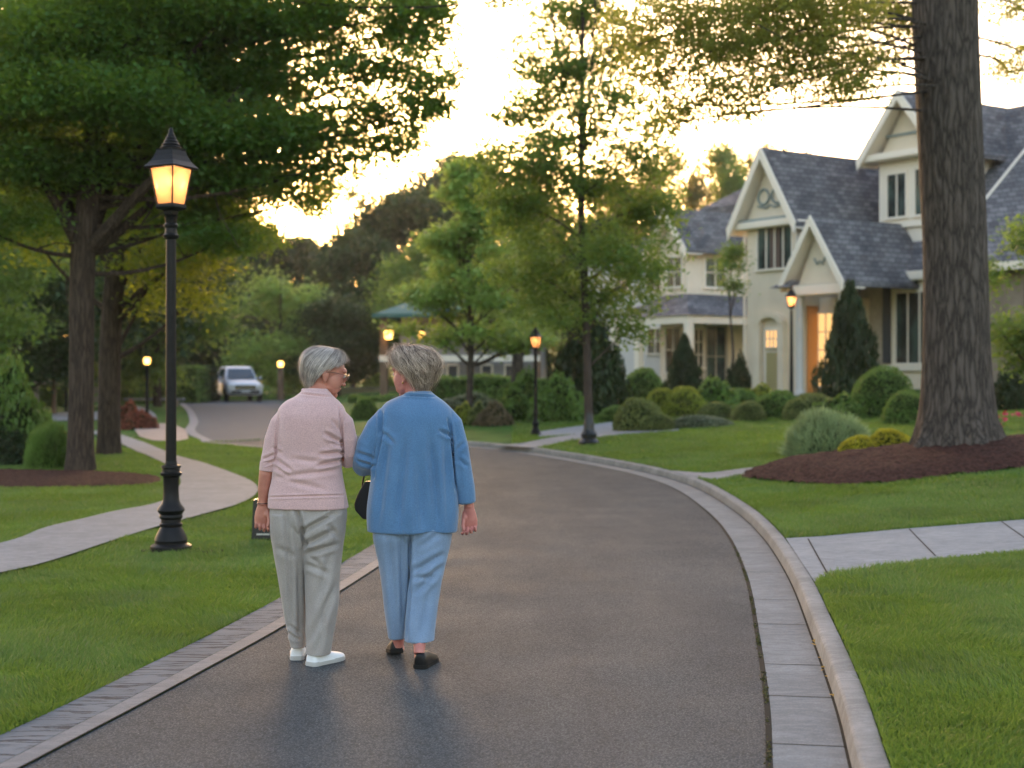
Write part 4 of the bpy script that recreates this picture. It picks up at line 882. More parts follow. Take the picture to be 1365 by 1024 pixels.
# ---------------------------------------------------------------- parked silver car
def build_car(x, y, rz):
    root = empty('parked_car', (x, y, 0), rz); tag(root, 'silver sport utility car parked at the far end of the left road, facing the viewer', 'car')
    paint = mat('silver_paint', (.62, .64, .68), .35, .3)[0]; glass = mat('car_glass', (.03, .05, .07), .06, 0, .8)[0]; rub = mat('tyre_rubber', (.015, .015, .015), .8)[0]; chrome = mat('chrome', (.6, .6, .62), .15, 1.)[0]; dk = mat('grille_black', (.01, .01, .012), .4)[0]
    # body sections from the nose (y=-2.2) to the tail (y=2.3): half-width, bottom, waist, top
    mb = MB(); secs = [(-2.25, .78, .42, .78, .82), (-2.15, .88, .32, .86, .93), (-1.6, .92, .30, .95, 1.04), (-1.0, .93, .30, .99, 1.10), (-.9, .93, .30, 1.0, 1.12), (.5, .94, .30, 1.02, 1.14), (1.9, .93, .32, 1.04, 1.16), (2.3, .86, .42, 1.02, 1.14)]
    rings = []
    for (yy, w, zb, zw, zt) in secs:
        rings.append([(-w * .86, yy, zb), (w * .86, yy, zb), (w, yy, zb + .14), (w, yy, zw - .14), (w * .95, yy, zw), (w * .80, yy, zt), (0, yy, zt + .03), (-w * .80, yy, zt), (-w * .95, yy, zw), (-w, yy, zw - .14), (-w, yy, zb + .14)])
    k = 11; vs = [p for r_ in rings for p in r_]; fs = [(i * k + j, i * k + (j + 1) % k, (i + 1) * k + (j + 1) % k, (i + 1) * k + j) for i in range(len(rings) - 1) for j in range(k)] + [tuple(range(k)), tuple((len(rings) - 1) * k + j for j in range(k))[::-1]]
    mb.add(vs, fs).build('body', paint, root, smooth=True, bevel=.02)
    cab = MB(); S2 = [(-.98, .80, 1.08, .80), (-.25, .70, 1.74, .62), (.2, .70, 1.80, .60), (1.7, .70, 1.78, .60), (2.2, .76, 1.12, .74)]
    top = [(-.98, 1.10), (-.30, 1.70), (.1, 1.80), (1.75, 1.78), (2.2, 1.14)]
    cab.add([(-.82, -1.0, 1.08), (.82, -1.0, 1.08), (.66, -.28, 1.70), (-.66, -.28, 1.70), (.62, .1, 1.80), (-.62, .1, 1.80), (.62, 1.8, 1.79), (-.62, 1.8, 1.79), (.84, 2.25, 1.10), (-.84, 2.25, 1.10)],
            [(0, 1, 2, 3), (3, 2, 4, 5), (5, 4, 6, 7), (7, 6, 8, 9), (1, 8, 6, 4, 2), (0, 3, 5, 7, 9), (0, 9, 8, 1)]).build('cabin', paint, root, smooth=True, bevel=.04)
    MB().add([(-.72, -.955, 1.16), (.72, -.955, 1.16), (.60, -.36, 1.655), (-.60, -.36, 1.655)], [(0, 1, 2, 3)]).xf(Matrix.Translation((0, -.035, .02))).build('windshield', glass, root)
    for s_ in (-1, 1):
        MB().add([(s_ * .845, -.6, 1.16), (s_ * .855, 1.7, 1.17), (s_ * .66, 1.55, 1.68), (s_ * .675, -.1, 1.66)], [(0, 1, 2, 3)]).build('side_window', glass, root)
        MB().ell((s_ * 1.02, -.62, 1.18), (.10, .06, .09), 12, 8).build('mirror', mat('mirror_shell', (.4, .4, .42), .3, .3)[0], root, smooth=True)
        MB().prism([(s_ * .55, .68), (s_ * .88, .70), (s_ * .90, .84), (s_ * .62, .86)], -2.29, -2.18).build('headlight', mat('headlight_glass', (.75, .75, .72), .1, .2)[0], root)
        for yy in (-1.45, 1.45):
            w = empty('wheel', (s_ * .83, yy, .35)); w.parent = root
            MB().lathe([(.30, -.12), (.35, -.10), (.36, 0), (.35, .10), (.30, .12)], 24).xf(Matrix.Rotation(R(90), 4, 'Y')).build('tyre', rub, w, smooth=True)
            MB().lathe([(.06, -.128), (.22, -.125), (.235, -.1), (.235, .1), (.22, .125), (.06, .128)], 18).xf(Matrix.Rotation(R(90), 4, 'Y')).build('rim', chrome, w)
    mb = MB(); mb.box(-.52, .52, -2.29, -2.2, .62, .84).build('grille', dk, root)
    for z in (.66, .73, .80): MB().box(-.5, .5, -2.305, -2.29, z - .012, z + .012).build('grille_bar', chrome, root)
    MB().box(-.72, .72, -2.30, -2.2, .40, .56).build('bumper_intake', dk, root, bevel=.02); MB().box(-.22, .22, -2.32, -2.30, .47, .56).build('number_plate', mat('plate_white', (.5, .5, .5), .5)[0], root)
    return root
build_car((310 - CX) / F * 72, 72 + 1.5, R(20))
# ---------------------------------------------------------------- houses
def m_slate(name, c1, c2, sc=1.0):
    m, nt, b = mat(name, c1, .85, spec=.12); v = texco(nt)
    bt = nt.nodes.new('ShaderNodeTexBrick'); bt.inputs['Scale'].default_value = 1.0; bt.offset = .5
    bt.inputs['Brick Width'].default_value = .30; bt.inputs['Row Height'].default_value = .16; bt.inputs['Mortar Size'].default_value = .012
    bt.inputs['Color1'].default_value = (*c1, 1); bt.inputs['Color2'].default_value = (*c2, 1); bt.inputs['Mortar'].default_value = (c1[0] * .5, c1[1] * .5, c1[2] * .5, 1); nt.links.new(v, bt.inputs['Vector'])
    # run the courses up the slope: use (u + w, z)
    sp = nt.nodes.new('ShaderNodeSeparateXYZ'); nt.links.new(v, sp.inputs[0]); ad = nt.nodes.new('ShaderNodeMath'); ad.operation = 'ADD'; nt.links.new(sp.outputs[0], ad.inputs[0]); nt.links.new(sp.outputs[1], ad.inputs[1])
    cb = nt.nodes.new('ShaderNodeCombineXYZ'); nt.links.new(ad.outputs[0], cb.inputs[0]); nt.links.new(sp.outputs[2], cb.inputs[1]); nt.links.new(cb.outputs[0], bt.inputs['Vector'])
    c = mixc(nt, bt.outputs['Color'], ramp(nt, noise_n(nt, v, 1.1, 5), [(.3, (.6, .61, .64)), (.7, (1.4, 1.38, 1.36))]), .9, 'MULTIPLY')
    nt.links.new(c, b.inputs['Base Color']); bump(nt, b, bt.outputs['Fac'], -.6, .02); return m
MT['slate'] = m_slate('slate_roof', (.085, .085, .090), (.175, .170, .174))
MT['render'] = noisy('cream_render', (.72, .61, .46), (.80, .69, .53), 1.5, .85, 30, .15, .01)
MT['render2'] = noisy('cool_white_render', (.55, .53, .50), (.62, .60, .56), 1.5, .85, 30, .15, .01)
MT['trim'] = mat('cream_trim', (.80, .71, .58), .6)[0]
MT['trimg'] = mat('green_grey_moulding', (.24, .29, .28), .6)[0]
MT['tile'] = noisy('beige_brick', (.36, .31, .24), (.48, .42, .33), 8, .85, 12, .5, .02)
MT['door'] = mat('honey_wood_door', (.52, .22, .06), .5)[0]
MT['olive'] = mat('straw_panel', (.40, .33, .15), .6)[0]
MT['shut'] = mat('dark_shutter', (.06, .065, .075), .6)[0]
def m_win(name, a, b_):
    m, nt, bb = mat(name, a, .10, spec=.35); nt.links.new(ramp(nt, noise_n(nt, texco(nt, (1, 1, .5)), 2.2, 3), [(.4, a), (.6, b_)]), bb.inputs['Base Color']); return m  # teal patches in the pane colour stand in for reflections
MT['pane'] = m_win('window_glass', (.012, .018, .018), (.05, .085, .075)); MT['curt'] = mat('curtain_brown', (.10, .065, .05), .9)[0]
MT['warmpane'] = emis('lit_window', (1.0, .55, .20), .16)
class House:
    def __init__(s, name, label, px, Y, th):
        s.c, s.s = math.cos(th), math.sin(th); s.Ox = (px - CX) / F * Y; s.Oy = Y; s.zb = h1(s.Ox, Y) ; s.root = empty(name, (s.Ox, s.Oy, s.zb), -th); tag(s.root, label, 'house')
    def U(s, px, w=0.):
        k = (px - CX) / F; return (k * (s.Oy + w * s.c) - s.Ox - w * s.s) / (s.c + k * s.s)
    def W(s, px, u=0.):      # depth of a pixel column on a side plane u = const
        k = (px - CX) / F; return (k * (s.Oy - u * s.s) - s.Ox - u * s.c) / (s.s - k * s.c)
    def Z(s, py, u, w=0.):
        return CH - (py - HY) * (s.Oy - u * s.s + w * s.c) / F - s.zb
    def B(s, name, u0, u1, w0, w1, z0, z1, mt, par=None, bevel=0):
        return MB().box(u0, u1, w0, w1, z0, z1).build(name, mt, par or s.root, bevel=bevel)
    def gable_roof(s, u0, u1, w0, w1, ze, zr, th=.14, name='roof', mt=None, over=.0):
        """ridge along w (seen as a gable from the front)"""
        um = (u0 + u1) / 2; mb = MB(); so = MB()
        for a, b_ in ((u0, um), (um, u1)):
            za, zb = (ze, zr) if a == u0 else (zr, ze); mb.prism([(a, za), (b_, zb), (b_, zb - th), (a, za - th)], w0, w1); so.prism([(a, za - th - .002), (b_, zb - th - .002), (b_, zb - th - .05), (a, za - th - .05)], w0 - .001, w0 + .9)
        so.build('soffit', MT['trim'], s.root); return mb.build(name, mt or MT['slate'], s.root)
    def rake(s, u0, u1, w0, ze, zr, d=.22, t=.06, mt=None):
        um = (u0 + u1) / 2; k = (zr - ze) / (um - u0); mb = MB()
        mb.prism([(u0 - .02, ze + .02), (um, zr + .03), (um, zr - d - .02), (u0 + .02, ze - d)], w0 - t, w0 - .002)
        mb.prism([(um, zr + .03), (u1 + .02, ze + .02), (u1 - .02, ze - d), (um, zr - d - .02)], w0 - t, w0 - .002)
        return mb.build('bargeboard', mt or MT['trim'], s.root)
    def front_roof(s, u0, u1, w0, w1, z0, z1, th=.14, name='roof', ends=0.):
        """plane rising from the front eave to a ridge along u"""
        mb = MB(); mb.add([(u0, w0, z0), (u1, w0, z0), (u1 - ends, w1, z1), (u0 + ends, w1, z1), (u0, w0, z0 - th), (u1, w0, z0 - th), (u1 - ends, w1, z1 - th), (u0 + ends, w1, z1 - th)],
                                [(0, 1, 2, 3), (7, 6, 5, 4), (0, 4, 5, 1), (2, 6, 7, 3), (1, 5, 6, 2), (3, 7, 4, 0)]); return mb.build(name, MT['slate'], s.root)
    def window(s, u0, u1, z0, z1, w, cols=2, rows=1, side=None, glass=None, fr=.07, name='window', trim=None, curtains=False):
        """window on a wall facing the front (w = const) or the right-hand side (side = u const)"""
        g = MB(); f = MB(); mu = MB(); d = .05; W_ = u1 - u0
        f.box(u0 - fr, u1 + fr, w - d, w + .02, z1, z1 + fr * 1.3); f.box(u0 - fr - .03, u1 + fr + .03, w - d - .05, w + .02, z0 - fr, z0)
        f.box(u0 - fr, u0, w - d, w + .02, z0, z1); f.box(u1, u1 + fr, w - d, w + .02, z0, z1)
        g.box(u0, u1, w - .012, w + .01, z0, z1)
        for i in range(1, cols): x = u0 + W_ * i / cols; mu.box(x - .025, x + .025, w - .035, w - .012, z0, z1)
        for j in range(1, rows): z = z0 + (z1 - z0) * j / rows; mu.box(u0, u1, w - .032, w - .012, z - .018, z + .018)
        M = Matrix.Identity(4)
        if side is not None: M = Matrix(((0, -1, 0, side), (1, 0, 0, 0), (0, 0, 1, 0), (0, 0, 0, 1)))    # (u, w) -> (side - w, u)
        o = f.xf(M).build(name, trim or MT['trim'], s.root); g.xf(M).build('pane', glass or MT['pane'], o)
        if cols * rows > 1: mu.xf(M).build('glazing_bar', trim or MT['trim'], o)
        if curtains:
            c = MB()
            for a, b_ in ((.36, .47), (.55, .66)): c.box(u0 + W_ * a, u0 + W_ * b_, w - .034, w - .014, z0, z1)
            c.xf(M).build('curtain', MT['curt'], o)
        return o
# --- main house: gabled wing, porch, long body with dormer
h = House('gabled_house', 'cream house with steep slate roofs, gabled wing, porch and dormer, behind the thick trunk', 996, 46, R(56))
U, W, Z = h.U, h.W, h.Z
ua = U(1061, 0); ze = Z(292, ua * .5); zr = Z(203, ua * .5)
h.B('wall', 0, ua, 0, 7, -.3, ze, MT['render'])
h.window(U(1011), U(1056), Z(358, ua * .55), Z(304, ua * .55), 0, 4, 1, curtains=True)
MB().prism([(0, ze), (ua, ze), (ua / 2, zr - .1)], .0, .10).build('gable', MT['render'], h.root)
ov = .42
h.gable_roof(-ov, ua + ov, -.45, 7.5, ze - .25, zr + .12); h.rake(-ov, ua + ov, -.45, ze - .25, zr + .12, .34)
h.B('cornice', -.30, ua + .30, -.34, .02, ze - .28, ze - .06, MT['trim'], bevel=.03); h.B('moulding', -.18, ua + .18, -.24, -.002, ze - .05, ze + .03, MT['trimg'])
h.B('side_cornice', ua + .002, ua + .32, .03, 7, ze - .30, ze - .10, MT['trim'])
mb = MB()
for sx in (-1, 1):
    cc = Vector((ua / 2 + sx * .30, -.03, ze + .72)); mb.tube([cc + Vector((.24 * math.cos(a), 0, .24 * math.sin(a))) for a in np.linspace(0, 6.283, 22)], .045, 6)
mb.tube([(ua / 2 - .55, -.03, ze + .45), (ua / 2 - .2, -.03, ze + .36), (ua / 2, -.03, ze + .45), (ua / 2 + .2, -.03, ze + .36), (ua / 2 + .55, -.03, ze + .45)], .04, 6)
mb.build('scroll_ornament', MT['trimg'], h.root, smooth=True)
# arch niche and pale door on the wing's front
u0, u1 = U(1014), U(1046); um = (u0 + u1) / 2; r_ = (u1 - u0) / 2; za = Z(432, um)
arc_ = [(um + (r_ + .12) * math.cos(a), za + (r_ + .12) * math.sin(a) * .55) for a in np.linspace(0, math.pi, 16)]; arc2 = [(um + (r_ - .12) * math.cos(a), za + (r_ - .12) * math.sin(a) * .5) for a in np.linspace(math.pi, 0, 16)]
MB().prism(arc_ + arc2, -.22, .01).build('arch_hood', MT['render'], h.root)
for a, b_ in ((u0 - .12, u0 + .12), (u1 - .12, u1 + .12)): h.B('pilaster', a, b_, -.20, .01, -.2, za, MT['render'])
d0, d1 = U(1020), U(1043); door = h.B('garden_door', d0, d1, -.06, .02, .02, Z(436, um), MT['trim'])
MB().box(d0 + .12, d1 - .12, -.075, -.058, .12, Z(470, um)).build('door_panel', MT['olive'], door); h.window(d0 + .14, d1 - .14, Z(463, um), Z(441, um), -.065, 3, 2, glass=MT['warmpane'], fr=.04, name='door_window')
MB().tube([(-.06, -.06, ze - .35), (-.06, -.06, .1), (-.06, -.16, .0)], .04, 8).build('downpipe', MT['trim'], h.root, smooth=True)
MB().tube([(ua + .34, -.3, ze - .2), (ua + .34, 6.8, ze - .2)], .06, 8).build('rain_gutter', MT['trim'], h.root, smooth=True)
h.B('corner_board', ua - .02, ua + .03, -.03, .25, -.2, ze - .3, MT['trim'])
# main body
wM = 2.2; uM1 = U(1480, wM); uq = U(1190, wM); zeM = Z(362, U(1200, wM), wM); wr = wM + 5.2; zrM = Z(180, U(1145, wr), wr)
h.B('wall', ua + .01, uM1, wM, wM + 8, -.3, zeM - .05, MT['tile'])
h.front_roof(ua - .3, uM1 + .4, wM - .5, wr, zeM - .1, zrM, .16); 
mb = MB(); mb.add([(ua - .3, wr, zrM - .003), (uM1 + .4, wr, zrM - .003), (uM1 + .4, wr + 5.8, zeM - .1), (ua - .3, wr + 5.8, zeM - .1)], [(0, 1, 2, 3)]).build('rear_roof', MT['slate'], h.root)
for uu in (ua - .1, uM1 + .1): MB().prism([(wM, zeM - .3), (wM + 10.2, zeM - .3), (wr, zrM - .2)], uu - .04, uu + .04, 'x').build('gable', MT['render'], h.root)
h.B('fascia', U(1128, wM), uM1 + .4, wM - .56, wM - .502, zeM - .30, zeM - .06, MT['trim']); h.B('soffit', U(1128, wM), uM1 + .4, wM - .5, wM - .003, zeM - .34, zeM - .27, MT['trim'])
# bay window right of the porch
b0, b1 = U(1192, wM - .25), U(1262, wM - .25)
h.B('bay', b0 - .12, b1 + .12, wM - .25, wM + .0, -.2, zeM - .35, MT['render'])
h.window(b0 + .1, b1 - .1, Z(484, b0, wM), Z(392, b0, wM), wM - .25, 4, 1, fr=.1); h.B('sill', b0 - .25, b1 + .25, wM - .38, wM - .26, Z(490, b0, wM) - .1, Z(486, b0, wM) - .02, MT['trim'])
h.B('shutter', U(1178, wM), U(1188, wM), wM - .06, wM - .002, Z(484, b0, wM), Z(376, b0, wM), MT['shut'])
# taller right part of the roof behind the trunk with its own slope
u2, u3 = U(1300, wM), U(1420, wM)
h.B('stone_wall', u2 + .3, u3, wM - 1.4, wM - .002, -.3, zeM - .4, MT['stone'])
wk = wr + 1.2; zk = Z(96, U(1335, wk), wk); h.front_roof(u2, u3 + 3.0, wM - 1.9, wk, zeM - .15, zk, .16, name='cross_roof')
MB().prism([(wM - 1.93, zeM - .36), (wM - 1.93, zeM - .10), (wk, zk + .05), (wk, zk - .24)], u2 - .07, u2 - .002, 'x').build('bargeboard', MT['trim'], h.root)
MB().prism([(wM - 1.4, zeM - .4), (wk + 3, zeM - .4), (wk, zk - .2)], u2 + .1, u2 + .2, 'x').build('gable', MT['render'], h.root)
MB().add([(u2, wk, zk - .003), (u3 + 3, wk, zk - .003), (u3 + 3, wk + 5, zeM), (u2, wk + 5, zeM)], [(0, 1, 2, 3)]).build('rear_roof', MT['slate'], h.root)
h.B('fascia', u2, u3 + 3, wM - 1.96, wM - 1.902, zeM - .34, zeM - .12, MT['trim'])
# dormer on the roof
wd = wM + .55; q0, q1 = U(1172, wd), U(1252, wd); qm = (q0 + q1) / 2; zd0 = Z(305, q0, wd); zd1 = Z(212, q0 + .1, wd); zda = Z(122, qm, wd)
h.B('dormer', q0, q1, wd, wd + 4, zd0 - .6, zd1, MT['trim']); MB().prism([(q0, zd1), (q1, zd1), (qm, zda - .2)], wd + .02, wd + .1).build('dormer_gable', MT['render'], h.root)
h.gable_roof(q0 - .45, q1 + .45, wd - .5, wd + 5, zd1 - .05, zda, .14, name='dormer_roof'); h.rake(q0 - .45, q1 + .45, wd - .5, zd1 - .05, zda, .30)
h.B('dormer_cornice', q0 - .42, q1 + .42, wd - .45, wd + .01, zd1 - .12, zd1 + .1, MT['trim'], bevel=.03); h.B('dormer_sill', q0 - .1, q1 + .1, wd - .12, wd - .002, zd0 - .05, zd0 + .12, MT['trim'])
h.B('gable_band', q0 + .3, q1 - .3, wd - .03, wd + .018, zd1 + .62, zd1 + .70, MT['trimg'])
h.window(U(1184, wd), U(1208, wd), Z(292, q0, wd), Z(236, q0, wd), wd, 2, 1, fr=.08); h.window(U(1221, wd), U(1243, wd), Z(288, qm, wd), Z(228, qm, wd), wd, 2, 1, fr=.08)
# porch
wp = -.9; p0, p1 = U(1066, wp), U(1122, wp); pm = (p0 + p1) / 2; zp = Z(378, pm, wp); zpa = Z(293, pm, wp)
h.gable_roof(p0 - .45, p1 + .45, wp - .4, wM + 1.2, zp - .02, zpa + .08, .13, name='porch_roof'); h.rake(p0 - .45, p1 + .45, wp - .4, zp - .02, zpa + .08, .26)
MB().prism([(p0 - .05, zp + .0), (p1 + .05, zp), (pm, zpa - .12)], wp, wp + .1).build('porch_gable', MT['render'], h.root)
h.B('entablature', p0 - .3, p1 + .3, wp - .25, wp + .25, zp - .34, zp - .03, MT['trim'], bevel=.03)
MB().tube([(pm - .22, wp - .03, zp + .75), (pm - .1, wp - .03, zp + .58), (pm, wp - .03, zp + .66), (pm + .1, wp - .03, zp + .58), (pm + .22, wp - .03, zp + .75)], .03, 6).build('ornament', MT['trimg'], h.root)
for uu in (p0, p1 + .05):
    MB().lathe([(.17, -.1), (.17, .12), (.13, .16), (.125, .3), (.108, zp - .52), (.14, zp - .47), (.16, zp - .36), (.16, zp - .34)], 18, c=(uu, wp, 0)).build('column', MT['render2'], h.root, smooth=True)
MB().add([(p0 - .75, wp - .55, zp - .08), (p0 - .05, wp - .55, zp - .08), (p0 - .05, wp + .6, zp - .08), (p0 - .75, wp + .6, zp - .08), (p0 - .40, wp - .2, zp + .14), (p0 - .1, wp - .2, zp + .14), (p0 - .1, wp + .3, zp + .14), (p0 - .40, wp + .3, zp + .14)], [(3, 2, 1, 0), (4, 5, 6, 7), (0, 1, 5, 4), (1, 2, 6, 5), (2, 3, 7, 6), (3, 0, 4, 7)]).build('porch_hood', MT['slate'], h.root)
h.B('porch_floor', p0 - .3, p1 + .4, wp - .4, wM, -.3, .02, MT['path'])
e0 = W(1090, ua)
h.B('entry_wall', ua + .06, U(1122, e0), e0, wM, -.2, zp - .3, MT['render'])
h.B('orange_door', ua + .001, ua + .05, W(1075, ua), W(1089, ua), .02, Z(408, ua, W(1080, ua)), MT['door']); h.window(U(1092, e0), U(1111, e0), Z(515, pm, e0), Z(416, pm, e0), e0, 2, 4, glass=MT['warmpane'], fr=.06, name='glazed_door')
# lit lantern on its post before the porch column
kx, ky = at(1055, 500, 41.5)[:2]; r = empty('street_lamp', (kx, ky, h1(kx, ky))); tag(r, 'slim black lamp post with glowing lantern right in front of the porch column', 'street lamp', 'lit lamp posts')
zt = CH - (410 - HY) * 41.5 / F - h1(kx, ky); MB().tube([(0, 0, 0), (0, 0, zt - .08)], [.06, .035], 12).build('pole', MT['iron'], r, smooth=True); lantern(r, zt, .95, light=8)

# --- second house
h = House('gabled_house', 'pale second house with grey hipped roofs and long low porch, left of the gabled wing', 880, 60, R(56)); U, W, Z = h.U, h.W, h.Z
ua = U(916, 0); ze = Z(328, ua * .5); zr = Z(300, ua * .5) + .2
h.B('wall', 0, ua, 0, 9, -.3, ze, MT['render']); MB().prism([(0, ze), (ua, ze), (ua / 2, zr + .3)], .0, .1).build('gable', MT['render'], h.root)
h.gable_roof(-.5, ua + .5, -.5, 9, ze - .25, zr + .5); h.rake(-.5, ua + .5, -.5, ze - .25, zr + .5, .4)
h.window(U(890), U(909), Z(382, ua / 2), Z(344, ua / 2), 0, 2, 2, fr=.1, trim=MT['trim'])
w0_, w1_ = W(940, ua), W(966, ua); h.window(w0_, w1_, Z(382, ua, w0_), Z(344, ua, w0_), 0, 2, 2, side=ua, fr=.1)
wq = W(960, ua); 
hp_ = lambda u0, u1, w0, w1, z0, z1, e, nm='hip_roof': MB().add([(u0, w0, z0), (u1, w0, z0), (u1, w1, z0), (u0, w1, z0), (u0 + e, w0 + e, z1), (u1 - e, w0 + e, z1), (u1 - e, w1 - e, z1), (u0 + e, w1 - e, z1)], [(3, 2, 1, 0), (4, 5, 6, 7), (0, 1, 5, 4), (1, 2, 6, 5), (2, 3, 7, 6), (3, 0, 4, 7)]).build(nm, MT['slate'], h.root)
hp_(-6, ua + .6, 2.5, 14, ze + .1, ze + 1.9, 1.6); h.B('upper_wall', -5, ua - .6, 3.6, 13, 0, ze + 2.0, MT['slate']); hp_(-4.6, ua + 1.0, 5, 14, ze + 1.9, ze + 3.5, 2.4, 'upper_roof')
h.B('left_wing', -7, 0, 1.5, 10, -.3, ze - .3, MT['render2']); h.window(-2.6, -1.6, Z(470, 0), Z(436, 0), 1.5, 2, 2); h.window(-2.6, -1.6, Z(382, 0), Z(344, 0), 1.5, 2, 2); h.window(-5, -4, Z(382, 0), Z(344, 0), 1.5, 2, 2)
# low porch running towards the viewer
zp0 = Z(424, ua, 0); zp1 = Z(394, ua, 2); pu = ua + 2.6
mb = MB(); mb.add([(-.8, -2.2, zp0), (pu, -2.2, zp0), (pu, 8, zp0), (-.8, 8, zp0), (.4, -.1, zp1), (ua + .1, -.1, zp1), (ua + .1, 8, zp1), (.4, 8, zp1)], [(3, 2, 1, 0), (4, 5, 6, 7), (0, 1, 5, 4), (1, 2, 6, 5), (2, 3, 7, 6), (3, 0, 4, 7)]).build('porch_roof', MT['slate'], h.root)
h.B('porch_beam', -.7, pu - .1, -2.1, -1.85, zp0 - .32, zp0 - .005, MT['trim']); h.B('porch_beam', pu - .35, pu - .1, -1.84, 7.9, zp0 - .32, zp0 - .005, MT['trim'])
for uu in (-.6, 1.0, pu - .25): h.B('column', uu - .14, uu + .14, -2.1, -1.83, -.3, zp0 - .32, MT['trim'])
for ww in (1.2, 4.0, 7.0): h.B('column', pu - .36, pu - .09, ww - .14, ww + .14, -.3, zp0 - .32, MT['trim'])
wa, wb = W(898, ua), W(918, ua)
h.window(W(946, ua) - .2, W(966, ua), .1, Z(436, ua, 2), 0, 2, 2, side=ua + .01, fr=.12, trim=MT['tile'], name='glazed_door'); h.window(W(925, ua), W(936, ua), .9, Z(440, ua, 2), 0, 2, 3, side=ua + .01, fr=.1)
h.window(.4, ua - .4, .7, Z(438, 0), 0, 2, 2, fr=.1)
h.B('porch_floor', -.7, pu, -2.2, 8, -.35, .0, MT['path'])

# --- pavilion with the green roof
h = House('pavilion', 'grey-walled pavilion with green roof and lit sconces, far behind the blue jacket', 512, 70, R(4)); U, W, Z = h.U, h.W, h.Z
MT['groof'] = noisy('green_metal_roof', (.05, .12, .10), (.07, .16, .13), 3, .8); MT['gwall'] = noisy('grey_siding', (.26, .25, .25), (.32, .31, .30), 3, .8)
zt = Z(420, 0); u1 = U(720); h.B('wall', .6, u1, 1.2, 7, -.2, zt, MT['gwall'])
MB().add([(-.5, -.6, zt), (u1 + .5, -.6, zt), (u1 + .5, 8, zt), (-.5, 8, zt), (2.6, 3.6, zt + 1.5), (u1 - 2.5, 3.6, zt + 1.5)], [(3, 2, 1, 0), (0, 1, 5, 4), (1, 2, 5), (2, 3, 4, 5), (3, 0, 4)]).build('roof', MT['groof'], h.root)
h.B('roof_edge', -.5, u1 + .5, -.62, -.602, zt - .14, zt + .05, MT['groof'])
for uu in (U(512), U(627), U(716)): h.B('post', uu - .18, uu + .18, -.2, .2, -.2, zt, MT['woodpost'])
h.B('beam', -.2, u1, -.26, .24, Z(482, 0), Z(474, 0), MT['trim'])
for a, b_ in ((U(594), U(606)), (U(640), U(652)), (U(672), U(684))): h.window(a, b_, .8, Z(488, 2, 1.2), 1.2, 1, 1, fr=.1, glass=MT['shut'])
h.B('panel', U(612), U(626), 1.1, 1.18, .2, Z(488, 2), MT['gwall'])
for j, (px, py, s_) in enumerate(((518, 444, 1.0), (562, 445, .75))):
    x, y, z = at(px, py, 69.2); r = empty('wall_sconce', (x, y, z)); tag(r, ('bright yellow glowing lantern hung on the left corner post of the pavilion', 'fainter amber sconce on the pavilion wall')[j], 'wall lamp', 'glowing sconces on the pavilion')
    MB().lathe([(.10 * s_, -.30 * s_), (.17 * s_, -.28 * s_), (.22 * s_, .1 * s_), (.15 * s_, .14 * s_)], 10).build('lamp_glass', MT['farglow'], r); MB().lathe([(.25 * s_, .12 * s_), (.05, .32 * s_)], 10).build('lamp_roof', MT['iron'], r); MB().box(-.04, .04, -.04, .9 if j == 0 else .9, .1 * s_, .16 * s_).build('bracket', MT['iron'], r)
# ---------------------------------------------------------------- people
class Person:
    def __init__(s, px0, Y0, label):
        s.Y = Y0; s.X = (px0 - CX) / F * Y0; s.root = empty('person', (s.X, Y0, 0)); tag(s.root, label, 'person')
    def pt(s, px, py, dy=0.): Y = s.Y + dy; return Vector(((px - CX) / F * Y - s.X, dy, CH - (py - HY) / F * Y))
    def loft(s, mb, rings, n=44, e=2.3):
        """rings: (row, left px, right px, y centre, y half depth)"""
        R_ = np.array(rings, float); m = max(24, len(rings) * 4); P = crs(R_, 5); vs = []; fs = []
        for (py, l, r, yc, ry) in P:
            a = s.pt(l, py, yc); b_ = s.pt(r, py, yc); cx = (a.x + b_.x) / 2; rx = (b_.x - a.x) / 2
            for k in range(n):
                t = 2 * math.pi * k / n; c, q = math.cos(t), math.sin(t)
                vs.append((cx + rx * math.copysign(abs(c) ** (2 / e), c), yc + ry * math.copysign(abs(q) ** (2 / e), q), a.z))
        m = len(P)
        for i in range(m - 1): fs += [(i * n + k, i * n + (k + 1) % n, (i + 1) * n + (k + 1) % n, (i + 1) * n + k) for k in range(n)]
        fs += [tuple(range(n)), tuple((m - 1) * n + k for k in range(n))[::-1]]; mb.add(vs, fs)
    def crease(s, me, L, k=1.0, a=1.0):
        """press soft folds into a cloth surface: (px, py, px, py, half width px, depth m)"""
        V = get_co(me); N = get_no(me); Y = s.Y + V[:, 1]; px = (V[:, 0] + s.X) / Y * F + CX; py = HY + (CH - V[:, 2]) / Y * F; D = np.zeros(len(V))
        for (x0, y0, x1, y1, w, d) in L:
            w = w * k; d = d * a
            dx, dy = x1 - x0, y1 - y0; t = np.clip(((px - x0) * dx + (py - y0) * dy) / (dx * dx + dy * dy), -.15, 1.15); q = np.hypot(px - x0 - t * dx, py - y0 - t * dy)
            fade = np.clip(np.minimum(t + .15, 1.15 - t) * 3, 0, 1); sd = np.sign((px - x0) * dy - (py - y0) * dx)
            D += fade * d * (-np.exp(-(q / w) ** 2) + .55 * np.exp(-((q - 1.7 * w) / (1.1 * w)) ** 2))
        m = np.clip(.35 - N[:, 1], 0, 1); V += N * (D * m)[:, None]; set_co(me, V)
    def ripple(s, me, amp, f, seed):
        V = get_co(me); N = get_no(me); a = vnoise(V[:, 0] * f[0] + V[:, 1] * f[1] * .7, V[:, 2] * f[2], 1., seed) - .5; V += N * (amp * a)[:, None]; set_co(me, V)
